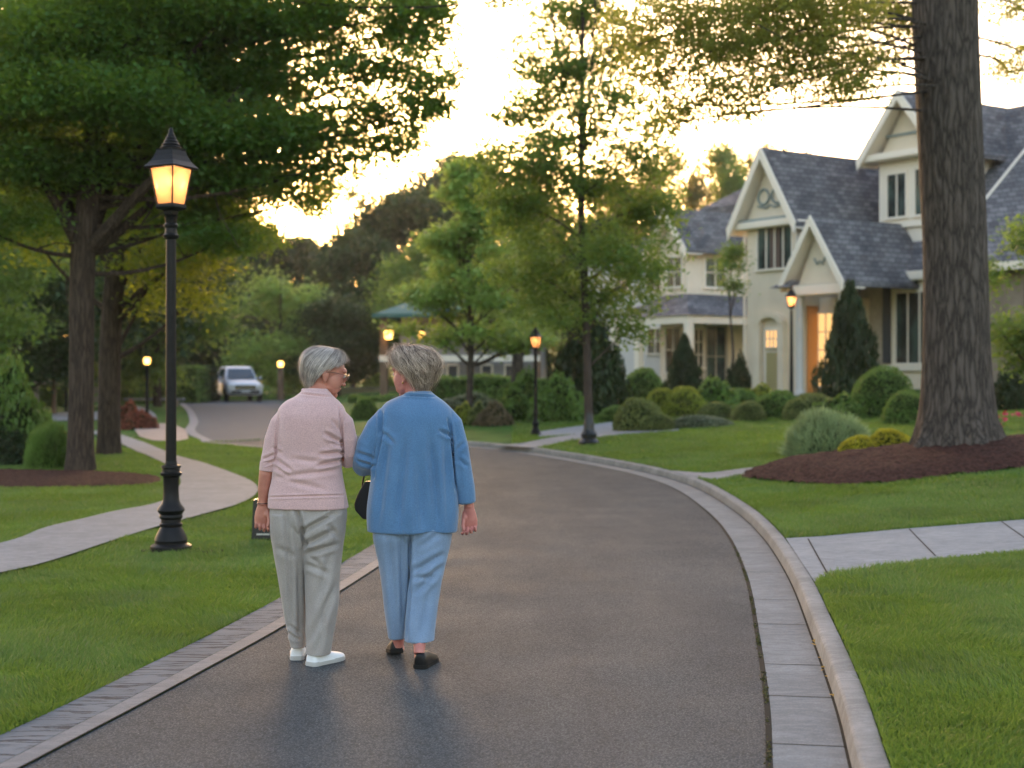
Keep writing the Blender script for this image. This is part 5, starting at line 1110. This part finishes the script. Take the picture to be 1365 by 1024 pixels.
def hand(mb, w, D, N, T, curl=(35, 55, 35), sc=1.0, thumb=(.7, .55, .45)):
    """palm, four unequal bent fingers and a thumb; D down the hand, N palm side, T thumb side"""
    D = D.normalized(); N = (N - D * N.dot(D)).normalized(); T = (T - D * T.dot(D) - N * T.dot(N)).normalized(); w = Vector(w)
    mb.tube([w - D * .03 * sc, w, w + D * .03 * sc, w + D * .06 * sc, w + D * .088 * sc, w + D * .098 * sc], [.024 * sc, .027 * sc, .036 * sc, .041 * sc, .040 * sc, .034 * sc], 16, ry=[.019 * sc, .018 * sc, .018 * sc, .017 * sc, .014 * sc, .009 * sc], ref=N)
    mb.ell(w + D * .045 * sc + T * .022 * sc + N * .010 * sc, (.017 * sc,) * 3, 10, 8)
    for i, (o_, l_) in enumerate(((.030, .95), (.0105, 1.06), (-.0095, 1.0), (-.029, .8))):
        p = w + D * (.088 if i else .085) * sc + T * o_ * sc; P = [p - D * .012 * sc, p]; a = 0; d = D
        for j, (ln, an) in enumerate(zip((.042, .027, .022), curl)):
            a += math.radians(an + (i - 1.5) * 5 + j * 2); d = D * math.cos(a) + N * math.sin(a) + T * o_ * 1.5; d.normalize(); p = p + d * ln * l_ * sc; P.append(p)
        mb.tube(P, [.0092 * sc, .0092 * sc, .0084 * sc, .0076 * sc, .0060 * sc], 8, round_caps=True)
    p = w + D * .022 * sc + T * .022 * sc; d1 = (D * thumb[0] + T * thumb[1] + N * thumb[2]).normalized(); d2 = (D * .9 + T * .05 + N * .5).normalized(); d3 = (D * .8 - T * .25 + N * .5).normalized()
    mb.tube([p, p + d1 * .042 * sc, p + d1 * .042 * sc + d2 * .03 * sc, p + d1 * .042 * sc + d2 * .03 * sc + d3 * .022 * sc], [.014 * sc, .0105 * sc, .0095 * sc, .007 * sc], 10, round_caps=True)
def head_blobs(mb, M, neck_to):
    def E(c, r, rot=None):
        A = M.to_3x3(); A = A @ rot if rot else A; mb.ell(M @ Vector(c), r, 24, 16, A)
    E((0, -.015, .038), (.074, .093, .082)); E((0, .012, .01), (.068, .082, .085)); E((0, .030, -.045), (.056, .062, .062)); E((0, .048, -.085), (.040, .040, .034))
    E((0, .078, -.104), (.022, .018, .018)); E((0, .080, .028), (.052, .022, .018)); E((0, .098, -.020), (.010, .016, .028), Matrix.Rotation(R(-14), 3, 'X')); E((0, .108, -.038), (.013, .013, .010))
    E((.012, .098, -.040), (.008, .010, .007)); E((-.012, .098, -.040), (.008, .010, .007)); E((0, .092, -.064), (.022, .010, .006)); E((0, .089, -.075), (.020, .010, .007))
    for s_ in (-1, 1):
        E((s_ * .034, .040, -.035), (.034, .052, .060)); E((s_ * .030, .050, -.070), (.026, .040, .034)); E((s_ * .040, .062, -.030), (.022, .026, .024)); E((s_ * .042, .035, -.070), (.020, .032, .022)); E((s_ * .031, .084, .005), (.013, .010, .010))
        E((s_ * .075, -.012, -.018), (.008, .018, .031), Matrix.Rotation(R(12), 3, 'X')); E((s_ * .079, -.020, -.010), (.006, .014, .024), Matrix.Rotation(R(12), 3, 'X')); E((s_ * .074, -.004, -.045), (.007, .009, .010))
    a = M @ Vector((0, -.025, -.03)); b_ = M @ Vector((0, -.012, -.085))
    mb.tube([a, b_, (b_ + neck_to) / 2, neck_to], [.055, .054, .055, .066], 20)
MT['skin'] = None
def skin_mat(name, c1, c2):
    m, nt, b = mat(name, c1, .48, spec=.4, sss=.12); v = texco(nt); nt.links.new(ramp(nt, noise_n(nt, v, 22, 4), [(.35, c1), (.65, c2)]), b.inputs['Base Color']); bump(nt, b, noise_n(nt, v, 160, 3), .25, .003); return m
def cloth(name, c1, c2, scale=420, rough=.85, sheen=.35, bstr=.35):
    m, nt, b = mat(name, c1, rough, spec=.2, sheen=sheen); v = texco(nt)
    c = ramp(nt, noise_n(nt, v, 7, 4), [(.3, c1), (.7, c2)]); c = mixc(nt, c, ramp(nt, noise_n(nt, v, scale, 2), [(.3, (.80, .80, .80)), (.7, (1.16, 1.16, 1.16))]), .8, 'MULTIPLY')
    nt.links.new(c, b.inputs['Base Color']); bump(nt, b, noise_n(nt, v, scale, 2), bstr, .002); return m
def hair_mat(name, stops, rough=.42):
    m, nt, b = mat(name, stops[0][1], rough, spec=.5); g = nt.nodes.new('ShaderNodeNewGeometry')
    c = ramp(nt, g.outputs['Random Per Island'], stops); lk = ramp(nt, noise_n(nt, texco(nt, (1, 1, 1)), 26, 3), [(.35, (.62, .62, .64)), (.65, (1.25, 1.25, 1.25))])  # noise lumps in the colour imitate shadow inside the hair
    nt.links.new(mixc(nt, c, lk, .8, 'MULTIPLY'), b.inputs['Base Color'])
    t = nt.nodes.new('ShaderNodeBsdfTranslucent'); nt.links.new(c, t.inputs[0]); mx = nt.nodes.new('ShaderNodeMixShader'); mx.inputs[0].default_value = .3
    nt.links.new(b.outputs[0], mx.inputs[1]); nt.links.new(t.outputs[0], mx.inputs[2]); nt.links.new(mx.outputs[0], nt.nodes['Material Output'].inputs[0]); return m
def hair(root, M, seed, n, C, rad, tm, sweep, wave, mt, width=.0011, lift=.012, tip=.0, tuck=.3, frizz=.004, start=(.0, .25)):
    """strands combed from the crown over the skull to the hairline, above an opaque cap of the same shape; C, rad: cap ellipsoid;
       tm: hairline polar angle at front, side, back (degrees)"""
    rng = np.random.default_rng(seed)
    def tmax(ph):
        a = np.abs(((ph + np.pi) % (2 * np.pi)) - np.pi); return np.radians(np.interp(np.degrees(a), [0, 35, 75, 95, 130, 180], [tm[0], tm[0] + 3, tm[1] - 12, tm[1] + 6, tm[2], tm[2]]))
    def pos(th, ph, up):
        f = np.where(th < R(82), np.sin(np.minimum(th, R(82))), np.sin(R(82)) - tuck * np.clip((th - R(82)) / R(55), 0, 2) ** 2); g_ = np.where(th < R(82), np.cos(th), np.cos(R(82)) - (th - R(82)) * .92)
        lump = 1 + .035 * np.sin(5 * ph + 3 * th + seed) * np.sin(th) + up
        return np.stack([C[0] + rad[0] * f * np.sin(ph) * lump, C[1] + rad[1] * f * np.cos(ph) * lump, C[2] + rad[2] * g_ * lump], -1)
    nt_, np_ = 26, 60; T_, P_ = np.meshgrid(np.linspace(.001, 1, nt_), np.linspace(0, 2 * np.pi, np_, endpoint=False), indexing='ij')
    V1 = pos(T_ * tmax(P_) * .97, P_, np.full(T_.shape, -.035)).reshape(-1, 3); I = np.arange(nt_ * np_).reshape(nt_, np_); I2 = np.roll(I, -1, 1)
    Q1 = np.stack([I[:-1].ravel(), I2[:-1].ravel(), I2[1:].ravel(), I[1:].ravel()], 1)
    k = 9; t = np.linspace(0, 1, k)[None, :]; ph0 = rng.uniform(-np.pi, np.pi, n)[:, None]; s0 = rng.uniform(start[0], start[1], n)[:, None]; layer = rng.uniform(0, 1, n)[:, None] ** 1.4
    s0 = np.maximum(s0, (rng.uniform(0, 1, n)[:, None] < .45) * rng.uniform(.2, .72, n)[:, None]); L = rng.uniform(.55, 1.04, n)[:, None]
    sg = np.sign(np.sin(ph0)); tt = s0 + (L - s0).clip(.25, 1) * t
    ph = ph0 + sg * sweep * (tt - .5) * np.abs(np.sin(ph0)) ** .6 + rng.normal(0, .05, (n, 1)) * t + wave * np.sin(t * rng.uniform(4, 9, (n, 1)) + rng.uniform(0, 6, (n, 1)))
    th = tt * tmax(ph) + wave * .6 * np.cos(t * rng.uniform(4, 8, (n, 1)) + rng.uniform(0, 6, (n, 1)))
    up = (layer - .25) * lift / rad[2] * (np.sin(t * np.pi * .8) * .8 + .25) + tip * t ** 2 * rng.uniform(0, 1, (n, 1)) ** 2 * 1.8 + rng.normal(0, frizz, (n, 1)) * t / rad[2]
    Pp = pos(th, ph, up); d = np.gradient(Pp, axis=1); nr = Pp - np.array(C); sd = np.cross(d, nr); sd /= np.linalg.norm(sd, axis=2)[..., None] + 1e-9
    w = width * (1 - .75 * t ** 2)[..., None] * rng.uniform(.7, 1.5, (n, 1, 1)); A = Pp - sd * w; B = Pp + sd * w
    V2 = np.stack([A, B], 2).reshape(-1, 3); j = np.arange(k - 1); b0 = (np.arange(n)[:, None] * 2 * k + 2 * j[None, :]).ravel(); Q2 = np.stack([b0, b0 + 1, b0 + 3, b0 + 2], 1)
    V = np.vstack([V1, V2]); Mn = np.array(M); V = V @ Mn[:3, :3].T + Mn[:3, 3]
    me = np_mesh('hair', V, np.vstack([Q1, Q2 + len(V1)])); return link('hair', me, mt, root, smooth=True)
def shoe(root, heel, yaw, L, w, h, mu, ms, pitch=0., hh=None):
    """upper and sole; heel = rear ground point, toe points along +y turned by yaw"""
    M = Matrix.Translation(heel) @ Matrix.Rotation(yaw, 4, 'Z') @ Matrix.Translation((0, L * .9, 0)) @ Matrix.Rotation(-pitch, 4, 'X') @ Matrix.Translation((0, -L * .9, 0))
    st = [(0, .55, .80), (.04, .78, .95), (.12, .86, 1.0), (.3, .82, .98), (.5, .90, .80), (.68, 1.0, .58), (.84, .92, .46), (.94, .68, .36), (1.0, .35, .22)]; n = 18; vs = []; fs = []
    for (t, ww, zz) in st:
        for k in range(n):
            a = 2 * math.pi * k / n; c, q = math.cos(a), math.sin(a); vs.append((w / 2 * ww * math.copysign(abs(c) ** .8, c), t * L, .012 + (h * zz * q ** .75 if q > 0 else q * .010)))
    for i in range(len(st) - 1): fs += [(i * n + k, i * n + (k + 1) % n, (i + 1) * n + (k + 1) % n, (i + 1) * n + k) for k in range(n)]
    fs += [tuple(range(n)), tuple((len(st) - 1) * n + k for k in range(n))[::-1]]
    o = MB().add(vs, fs).xf(M).build('shoe', mu, root, smooth=True); sm = o.modifiers.new('s', 'SUBSURF'); sm.levels = 1; sm.render_levels = 2
    pl = [(-w / 2 * a * 1.04, t * L * 1.01 - .003) for t, a, _ in st] ; pr = [(w / 2 * a * 1.04, t * L * 1.01 - .003) for t, a, _ in st][::-1]
    MB().prism(pl + pr, 0, .022, 'z').xf(M).build('sole', ms, o, bevel=.003)
    return o
SK1 = skin_mat('skin_warm', (.42, .17, .12), (.52, .225, .16)); SK2 = skin_mat('skin_rosy', (.44, .155, .13), (.54, .215, .175))

# ---- woman in pink
p = Person(410, 7.2, 'woman with a grey bob and glasses in pink cardigan and grey trousers on the left')
pt = p.pt
HM = Matrix.Translation(pt(434.5, 495, .06)) @ Matrix.Rotation(R(-70), 4, 'Z') @ Matrix.Rotation(R(-17), 4, 'X') @ Matrix.Rotation(R(4), 4, 'Y')
b_ = MB(); head_blobs(b_, HM, pt(422, 536, .0)); 
p.loft(b_, [(528, 404, 436, 0, .04), (545, 386, 450, 0, .07), (590, 382, 448, 0, .08), (640, 376, 448, .01, .08), (680, 378, 446, .01, .06), (700, 384, 440, .01, .04)], 24)
for (a, c_) in (((396, 700, .01), (397, 862, .03)), ((426, 700, -.0), (424, 868, -.07))):
    A, C_ = pt(*a), pt(*c_); b_.tube([A, (A + C_) / 2 + Vector((0, .01, 0)), C_], [.06, .042, .032], 16)
    b_.ell(C_ + Vector((0, .05, -.03)), (.022, .05, .015), 14, 10)
# left arm, bare from below the elbow, hand half closed with the palm to the back
b_.tube([pt(384, 560, 0), pt(368, 585, .0), pt(358, 612, .0), pt(355, 632, .0), pt(352, 652, .01), pt(350.5, 668, .02), pt(350, 673, .02)], [.030, .036, .036, .036, .031, .0265, .026], 18, ry=[.030, .036, .036, .037, .031, .022, .020])
hand(b_, pt(350, 674, .02), Vector((-.03, .06, -1)), Vector((.15, -1, -.1)), Vector((1, .2, 0)), (38, 58, 40), .98, (.75, .28, .55))
# right arm bent and linked
b_.tube([pt(446, 562, 0), pt(459, 590, .02), pt(463, 612, .05), pt(466, 610, .12), pt(474, 606, .22), pt(480, 604, .29)], [.028, .034, .036, .034, .028, .025], 16)
hand(b_, pt(480, 604, .30), Vector((.55, .8, -.1)), Vector((0, .1, -1)), Vector((-.8, .5, 0)), (20, 25, 20), .95)
me = remesh(b_, .0028, 3, 'body'); link('body', me, SK1, p.root, smooth=True)
print('pink body', len(me.vertices))
c = MB()
p.loft(c, [(519, 407, 436, .01, .052), (523, 402, 440, .008, .062), (529, 393, 446, .005, .078), (535, 381, 453, .0, .094), (543, 373, 459, .0, .108), (556, 369, 461, .0, .122), (575, 368, 459, .005, .13), (598, 368, 456, .01, .13), (618, 366, 455, .01, .125), (636, 363, 457, .01, .128), (655, 359, 461, .01, .138), (677, 357.5, 464.5, .01, .142)], 48, 2.35)
c.tube([pt(392, 545, 0), pt(383, 551, 0), pt(374.5, 565, .0), pt(366, 588, .0), pt(360, 610, .0), pt(357, 626, .0)], [.026, .042, .052, .050, .0445, .0415], 22)
c.tube([pt(440, 546, 0), pt(449, 552, 0), pt(457, 565, .0), pt(463.5, 585, .01), pt(464, 604, .03), pt(465, 612, .055), pt(468, 612, .11)], [.026, .042, .052, .050, .048, .050, .044], 22)
me = remesh(c, .0034, 5, 'cardigan')
p.ripple(me, .010, (7, 7, 12), 3); p.ripple(me, .002, (30, 30, 14), 4)
p.crease(me, [(434, 578, 457, 592, 2.6, .009), (428, 606, 456, 603, 2.4, .009), (422, 622, 456, 613, 2.4, .010), (392, 612, 440, 618, 3.0, .004), (367, 612, 388, 628, 2.6, .007), (366, 622, 384, 634, 2.2, .006), (372, 636, 446, 627, 3, .005), (380, 640, 430, 652, 3.2, .004),
    (371, 556, 369.5, 588, 1.5, .008), (369.5, 588, 368, 622, 1.5, .009), (453, 546, 456, 585, 1.6, .008), (456, 585, 456.5, 620, 1.8, .012), (358, 663, 463, 660, 1.1, .004), (460, 640, 462, 674, 1.6, .006), (402, 525, 440, 529, 1.1, .005), (440, 590, 457, 597, 2, .006), (443, 560, 454, 575, 2.2, .004),
    (364, 596, 374, 604, 2.0, .005), (352, 612, 366, 606, 1.8, .005), (350, 620, 366, 614, 1.6, .005)], 1.2, 1.5)
MT['pink'] = cloth('pink_knit', (.54, .345, .335), (.60, .395, .38), 200, .9, .4, .6); car = link('cardigan', me, MT['pink'], p.root, smooth=True)
# folded collar and turned-up cuff
cl = MB(); ring = [(pt(421.5, 524, .008) + Vector((.070 * math.cos(a), .060 * math.sin(a), .010 * math.sin(a) - .010 * math.cos(a)))) for a in np.linspace(0, 2 * math.pi, 33)]
cl.tube(ring, .007, 8, ry=.013, ref=(0, 0, 1)); link('collar', remesh(cl, .0025, 2, 'collar'), MT['pink'], car, smooth=True)
cf = MB().tube([pt(358.5, 616, 0), pt(357, 628, 0)], [.0455, .0435], 24); link('cuff', remesh(cf, .003, 3, 'cuff'), MT['pink'], car, smooth=True)
t = MB()
p.loft(t, [(664, 364, 458, .01, .118), (680, 360, 462.5, .01, .134), (696, 361, 462.5, .01, .132), (708, 366, 458, .01, .105), (716, 376, 448, .01, .06)], 44, 2.3)
p.loft(t, [(684, 361, 407, .012, .125), (706, 361, 412, .012, .128), (728, 364, 411, .012, .112), (760, 368.5, 407.5, .015, .094), (790, 372.5, 406.8, .02, .083), (820, 377.5, 406.8, .028, .075), (842, 381.5, 407, .035, .072), (863, 386, 407.3, .035, .074)], 32, 2.2)
p.loft(t, [(684, 404, 462, .008, .125), (706, 400, 462, .006, .126), (728, 403, 459.5, -.005, .114), (760, 406.5, 456, -.02, .097), (790, 407, 452.5, -.035, .09), (820, 407.3, 449, -.055, .084), (845, 407, 444.5, -.07, .08), (872, 406.5, 440, -.075, .084)], 36, 2.2)
me = remesh(t, .0036, 5, 'trousers'); p.ripple(me, .022, (8, 8, 3.0), 13); p.ripple(me, .003, (22, 22, 9), 14)
p.crease(me, [(396, 680, 403, 706, 2.2, .012), (403, 706, 407, 730, 2.2, .014), (404, 708, 444, 686, 2.4, .011), (407, 726, 444, 708, 2.6, .012), (409, 738, 450, 726, 2.4, .009), (409, 752, 436, 764, 2.6, .008), (412, 742, 430, 756, 2.6, .006), (381, 682, 386, 760, 2.6, .007), (386, 760, 388, 830, 2.6, .007),
    (448, 780, 414, 852, 3.2, .009), (440, 740, 424, 800, 3.4, .006), (382, 842, 397, 853, 1.8, .008), (386, 834, 400, 846, 2.0, .006), (438, 700, 450, 716, 2.4, .006), (432, 820, 424, 866, 2.6, .006), (370, 730, 392, 742, 3, .004), (398, 760, 400, 850, 2.4, .006)], 1.45, 1.55)
link('trousers', me, cloth('grey_trouser_cloth', (.30, .265, .24), (.35, .315, .285), 260, .8, .2, .25), p.root, smooth=True)
MT['white'] = mat('white_leather', (.78, .79, .80), .45)[0]; MT['wsole'] = mat('pale_rubber', (.45, .44, .42), .6)[0]
MT['dsole'] = mat('dark_sole', (.012, .011, .010), .7, 0, .2)[0]
a = pt(397, 879, .045); shoe(p.root, Vector((a.x, a.y - .03, 0)), R(6), .235, .084, .066, MT['white'], MT['wsole'])
a = pt(418, 886, -.10); shoe(p.root, Vector((a.x - .015, a.y - .03, 0)), R(-36), .24, .090, .066, MT['white'], MT['wsole'])
hair(p.root, HM, 3, 9000, (0, -.014, .022), (.088, .118, .098), (60, 98, 174), .9, .03, hair_mat('grey_hair', [(0, (.22, .185, .16)), (.5, (.54, .47, .42)), (1, (.92, .84, .76))]), .0010, .018, .05, .26, .007)
g_ = MB()
for s_ in (-1, 1):
    g_.tube([(s_ * .034 + .024 * math.cos(a), .112 - .006 * abs(math.cos(a)), .004 + .019 * math.sin(a)) for a in np.linspace(0, 2 * math.pi, 25)], .0014, 6)
    g_.tube([(s_ * .058, .108, .010), (s_ * .072, .085, .010), (s_ * .082, .02, .006), (s_ * .084, -.01, -.002), (s_ * .083, -.026, -.016)], .0018, 6)
g_.tube([(-.010, .114, .006), (0, .116, .010), (.010, .114, .006)], .0014, 6)
gl = g_.xf(HM).build('glasses', mat('glasses_frame', (.20, .10, .06), .3, .3)[0], p.root, smooth=True)
for s_ in (-1, 1):
    MB().lathe([(.0225, -.0006), (.0225, .0006)], 20).xf(HM @ Matrix.Translation((s_ * .034, .111, .004)) @ Matrix.Rotation(R(90), 4, 'X') @ Matrix.Scale(.8, 4, (0, 1, 0))).build('lens', mat('lens_glass', (.25, .22, .2), .05, 0, .9)[0], gl)
    MB().ell(HM @ Vector((s_ * .031, .0895, .003)), (.0105,) * 3, 12, 8).build('eye', mat('eye_white', (.5, .48, .45), .2)[0], p.root, smooth=True)
MB().tube([pt(350, 671, .02) + Vector((.0285 * math.cos(a), .025 * math.sin(a), 0)) for a in np.linspace(0, 2 * math.pi, 25)], .0022, 6).build('bracelet', mat('dark_band', (.05, .03, .03), .4)[0], p.root, smooth=True)

# ---- woman in blue
q = Person(550, 7.2, 'woman with short wavy fair-grey hair in a blue jacket, pale blue trousers and black loafers'); pt = q.pt
HM = Matrix.Translation(pt(549, 496.5, .035)) @ Matrix.Rotation(R(52), 4, 'Z') @ Matrix.Rotation(R(-9), 4, 'X')
b_ = MB(); head_blobs(b_, HM, pt(557, 538, 0))
q.loft(b_, [(530, 538, 578, 0, .04), (545, 522, 588, 0, .07), (600, 520, 586, 0, .08), (660, 516, 586, .01, .08), (700, 518, 582, .01, .06), (715, 524, 576, .01, .04)], 24)
for (a, m_, c_) in (((530, 720, .01), (530, 790, .01), (531, 862, .06)), ((566, 720, .0), (563, 800, -.05), (558.5, 872, -.17))):
    A, Mm, C_ = pt(*a), pt(*m_), pt(*c_); b_.tube([A, Mm, C_], [.062, .044, .027], 16); b_.ell(C_ + Vector((0, .05, -.02)), (.028, .075, .02), 14, 10)
b_.tube([pt(588, 562, 0), pt(607, 590, .0), pt(616, 625, .0), pt(621, 650, .01), pt(624, 668, .015), pt(625, 676, .018)], [.030, .036, .036, .031, .0265, .0265], 18, ry=[.030, .036, .036, .031, .023, .021])
hand(b_, pt(625.5, 678, .018), Vector((.03, .10, -1)), Vector((-.1, -1, -.1)), Vector((-1, .15, 0)), (42, 55, 30), .99, (.85, .15, .5))
b_.tube([pt(515, 562, 0), pt(492, 592, .0), pt(485, 616, .03), pt(482, 610, .12), pt(476, 602, .22), pt(473, 599, .27)], [.028, .036, .036, .034, .028, .025], 16)
hand(b_, pt(472, 598, .28), Vector((-.45, .85, 0)), Vector((.5, 0, -1)), Vector((.8, .4, 0)), (20, 25, 20), .95)
me = remesh(b_, .0028, 3, 'body'); link('body', me, SK2, q.root, smooth=True)
c = MB()
q.loft(c, [(523, 545, 574, .0, .05), (527, 539, 578, .0, .062), (532, 528, 585, .0, .078), (538, 515, 593, .0, .094), (546, 507, 600, .0, .110), (558, 503, 604, .0, .124), (580, 501, 604, .0, .132), (610, 499, 605, .0, .132), (645, 495, 608, .0, .136), (680, 491.5, 609.5, .0, .142), (707, 491, 607.5, .0, .146)], 48, 2.3)
c.tube([pt(523, 548, 0), pt(514, 553, 0), pt(502, 569, .0), pt(490, 592, .0), pt(486, 612, .015), pt(484.5, 618, .06), pt(480, 612, .14), pt(475, 604, .22)], [.028, .046, .062, .064, .064, .062, .052, .044], 24)
c.tube([pt(582, 547, 0), pt(591, 552, 0), pt(601, 566, .0), pt(611, 595, .0), pt(617, 628, .0), pt(620.5, 650, .0), pt(622, 669, .005)], [.028, .044, .055, .050, .046, .0445, .0425], 24)
me = remesh(c, .0034, 5, 'jacket'); q.ripple(me, .026, (9, 9, 2.2), 23); q.ripple(me, .002, (26, 26, 10), 24)
q.crease(me, [(509, 550, 508, 585, 1.8, .009), (508, 585, 499, 634, 2.0, .014), (598, 560, 602, 590, 1.7, .008), (602, 588, 607, 650, 1.8, .012), (541, 592, 531, 694, 4.5, .007), (574, 582, 584, 694, 4.5, .006), (516, 592, 504, 694, 4, .006), (560, 620, 562, 700, 5, .005), (594, 600, 597, 700, 4, .005), (539, 527, 577, 529, 1.1, .006),
    (476, 604, 500, 612, 2.4, .005), (478, 616, 500, 622, 2.2, .006), (612, 612, 622, 622, 2.2, .004), (610, 600, 618, 590, 2.2, .003), (586, 574, 601, 582, 2.2, .005), (508, 575, 524, 590, 2.4, .004), (553, 680, 553, 707, 2.0, .002)], 1.25, 2.1)
MT['blue'] = cloth('blue_wool', (.075, .165, .305), (.098, .20, .35), 190, .9, .45, .8); jk = link('jacket', me, MT['blue'], q.root, smooth=True)
cl = MB(); ring = [(pt(558, 528, .0) + Vector((.070 * math.cos(a), .058 * math.sin(a), .012 * math.sin(a)))) for a in np.linspace(0, 2 * math.pi, 33)]
cl.tube(ring, .007, 8, ry=.012, ref=(0, 0, 1)); link('collar', remesh(cl, .003, 2, 'collar'), MT['blue'], jk, smooth=True)
t = MB()
q.loft(t, [(694, 498, 601, .0, .12), (706, 496, 603, .0, .126), (716, 500, 599, .0, .11), (726, 512, 588, .0, .07)], 44, 2.3)
q.loft(t, [(700, 497, 552, .0, .118), (716, 497, 553, .0, .122), (735, 500.5, 550.5, .01, .110), (765, 506.5, 546.5, .015, .092), (795, 511.5, 545.8, .02, .08), (825, 515.5, 544, .03, .07), (850, 518.5, 541, .04, .064)], 32, 2.2)
q.loft(t, [(700, 543, 602, .0, .118), (716, 541, 601.5, .0, .122), (735, 543.5, 598, -.01, .112), (765, 545.5, 591, -.03, .094), (795, 543.5, 586, -.05, .084), (825, 541.5, 582.5, -.075, .078), (854, 540, 579.5, -.10, .076)], 32, 2.2)
me = remesh(t, .0036, 5, 'trousers'); q.ripple(me, .014, (8, 8, 3), 33); q.ripple(me, .002, (22, 22, 9), 34)
q.crease(me, [(546.5, 712, 546.5, 790, 2.0, .014), (546.5, 790, 541.5, 848, 1.8, .012), (519, 716, 529, 842, 2.8, .006), (536, 720, 538, 840, 3.4, .006), (590, 740, 552, 762, 3.0, .010), (586, 756, 556, 790, 3.0, .008), (580, 770, 552, 770, 2.6, .005), (572, 790, 560, 850, 3.4, .006), (584, 712, 560, 730, 3, .005)], 1.45, 1.5)
link('trousers', me, cloth('pale_blue_trouser_cloth', (.17, .245, .36), (.21, .29, .41), 260, .8, .2, .25), q.root, smooth=True)
MT['bshoe'] = mat('black_leather', (.004, .004, .005), .42, 0, .25)[0]; MT['tansole'] = mat('tan_sole', (.42, .30, .2), .6)[0]
a = pt(529.5, 873, .05); shoe(q.root, Vector((a.x, a.y - .02, .0)), R(10), .235, .082, .062, MT['bshoe'], MT['dsole'], pitch=R(9))
a = pt(559, 892, -.20); shoe(q.root, Vector((a.x, a.y, 0)), R(-14), .24, .084, .072, MT['bshoe'], MT['dsole'])
hair(q.root, HM, 7, 11000, (0, -.014, .020), (.098, .122, .106), (58, 98, 158), 1.7, .17, hair_mat('sandy_grey_hair', [(0, (.09, .062, .045)), (.4, (.36, .265, .195)), (1, (.84, .69, .54))], .5), .0011, .036, .16, .50, .016)
for s_ in (-1, 1): MB().ell(HM @ Vector((s_ * .031, .0895, .003)), (.0105,) * 3, 12, 8).build('eye', mat('eye_white', (.5, .48, .45), .2)[0], q.root, smooth=True)
MB().ell(HM @ Vector((-.080, -.002, -.055)), (.004, .004, .006), 8, 6).build('earring', mat('gold', (.7, .45, .15), .2, 1.)[0], q.root, smooth=True)
# handbag on her left arm
hb = empty('handbag', (q.X + pt(490, 690, .16).x, 7.36, pt(490, 690, .16).z)); tag(hb, 'black leather handbag hanging between the two women under the blue sleeve', 'handbag'); O = Vector((pt(490, 690, .16).x, .16, pt(490, 690, .16).z))
poly = [(487, 642), (481, 652), (476, 662), (472.5, 672), (474, 680), (484, 691), (500, 694), (516, 690), (518, 660), (508, 646), (496, 641)]
b_ = MB().prism([((pt(a, c_, .16) - O).x, (pt(a, c_, .16) - O).z) for a, c_ in poly], -.035, .045); me = remesh(b_, .004, 8, 'bag'); q.ripple(me, .003, (20, 20, 20), 5)
link('bag', me, mat('bag_leather', (.012, .013, .016), .55, 0, .3)[0], hb, smooth=True)
for dy in (-.02, .03): MB().tube([pt(482, 655, .16 + dy) - O, pt(484, 640, .15) - O, pt(488, 624, .14) - O, pt(496, 636, .15) - O, pt(500, 650, .16 + dy) - O], [.005] * 5, 8).build('strap', MT['bshoe'], hb, smooth=True)

# ---------------------------------------------------------------- evening haze
hz = MB().box(-330, 330, -45, 420, -2.5, 26).build('haze', None); tag(hz, kind='stuff')
m = bpy.data.materials.new('haze_air'); m.use_nodes = True; nt = m.node_tree; nt.nodes.clear()
v = nt.nodes.new('ShaderNodeVolumePrincipled'); v.inputs['Density'].default_value = .0003; v.inputs['Color'].default_value = (.95, .90, .82, 1); v.inputs['Anisotropy'].default_value = .35
o_ = nt.nodes.new('ShaderNodeOutputMaterial'); nt.links.new(v.outputs[0], o_.inputs['Volume']); hz.data.materials.append(m)
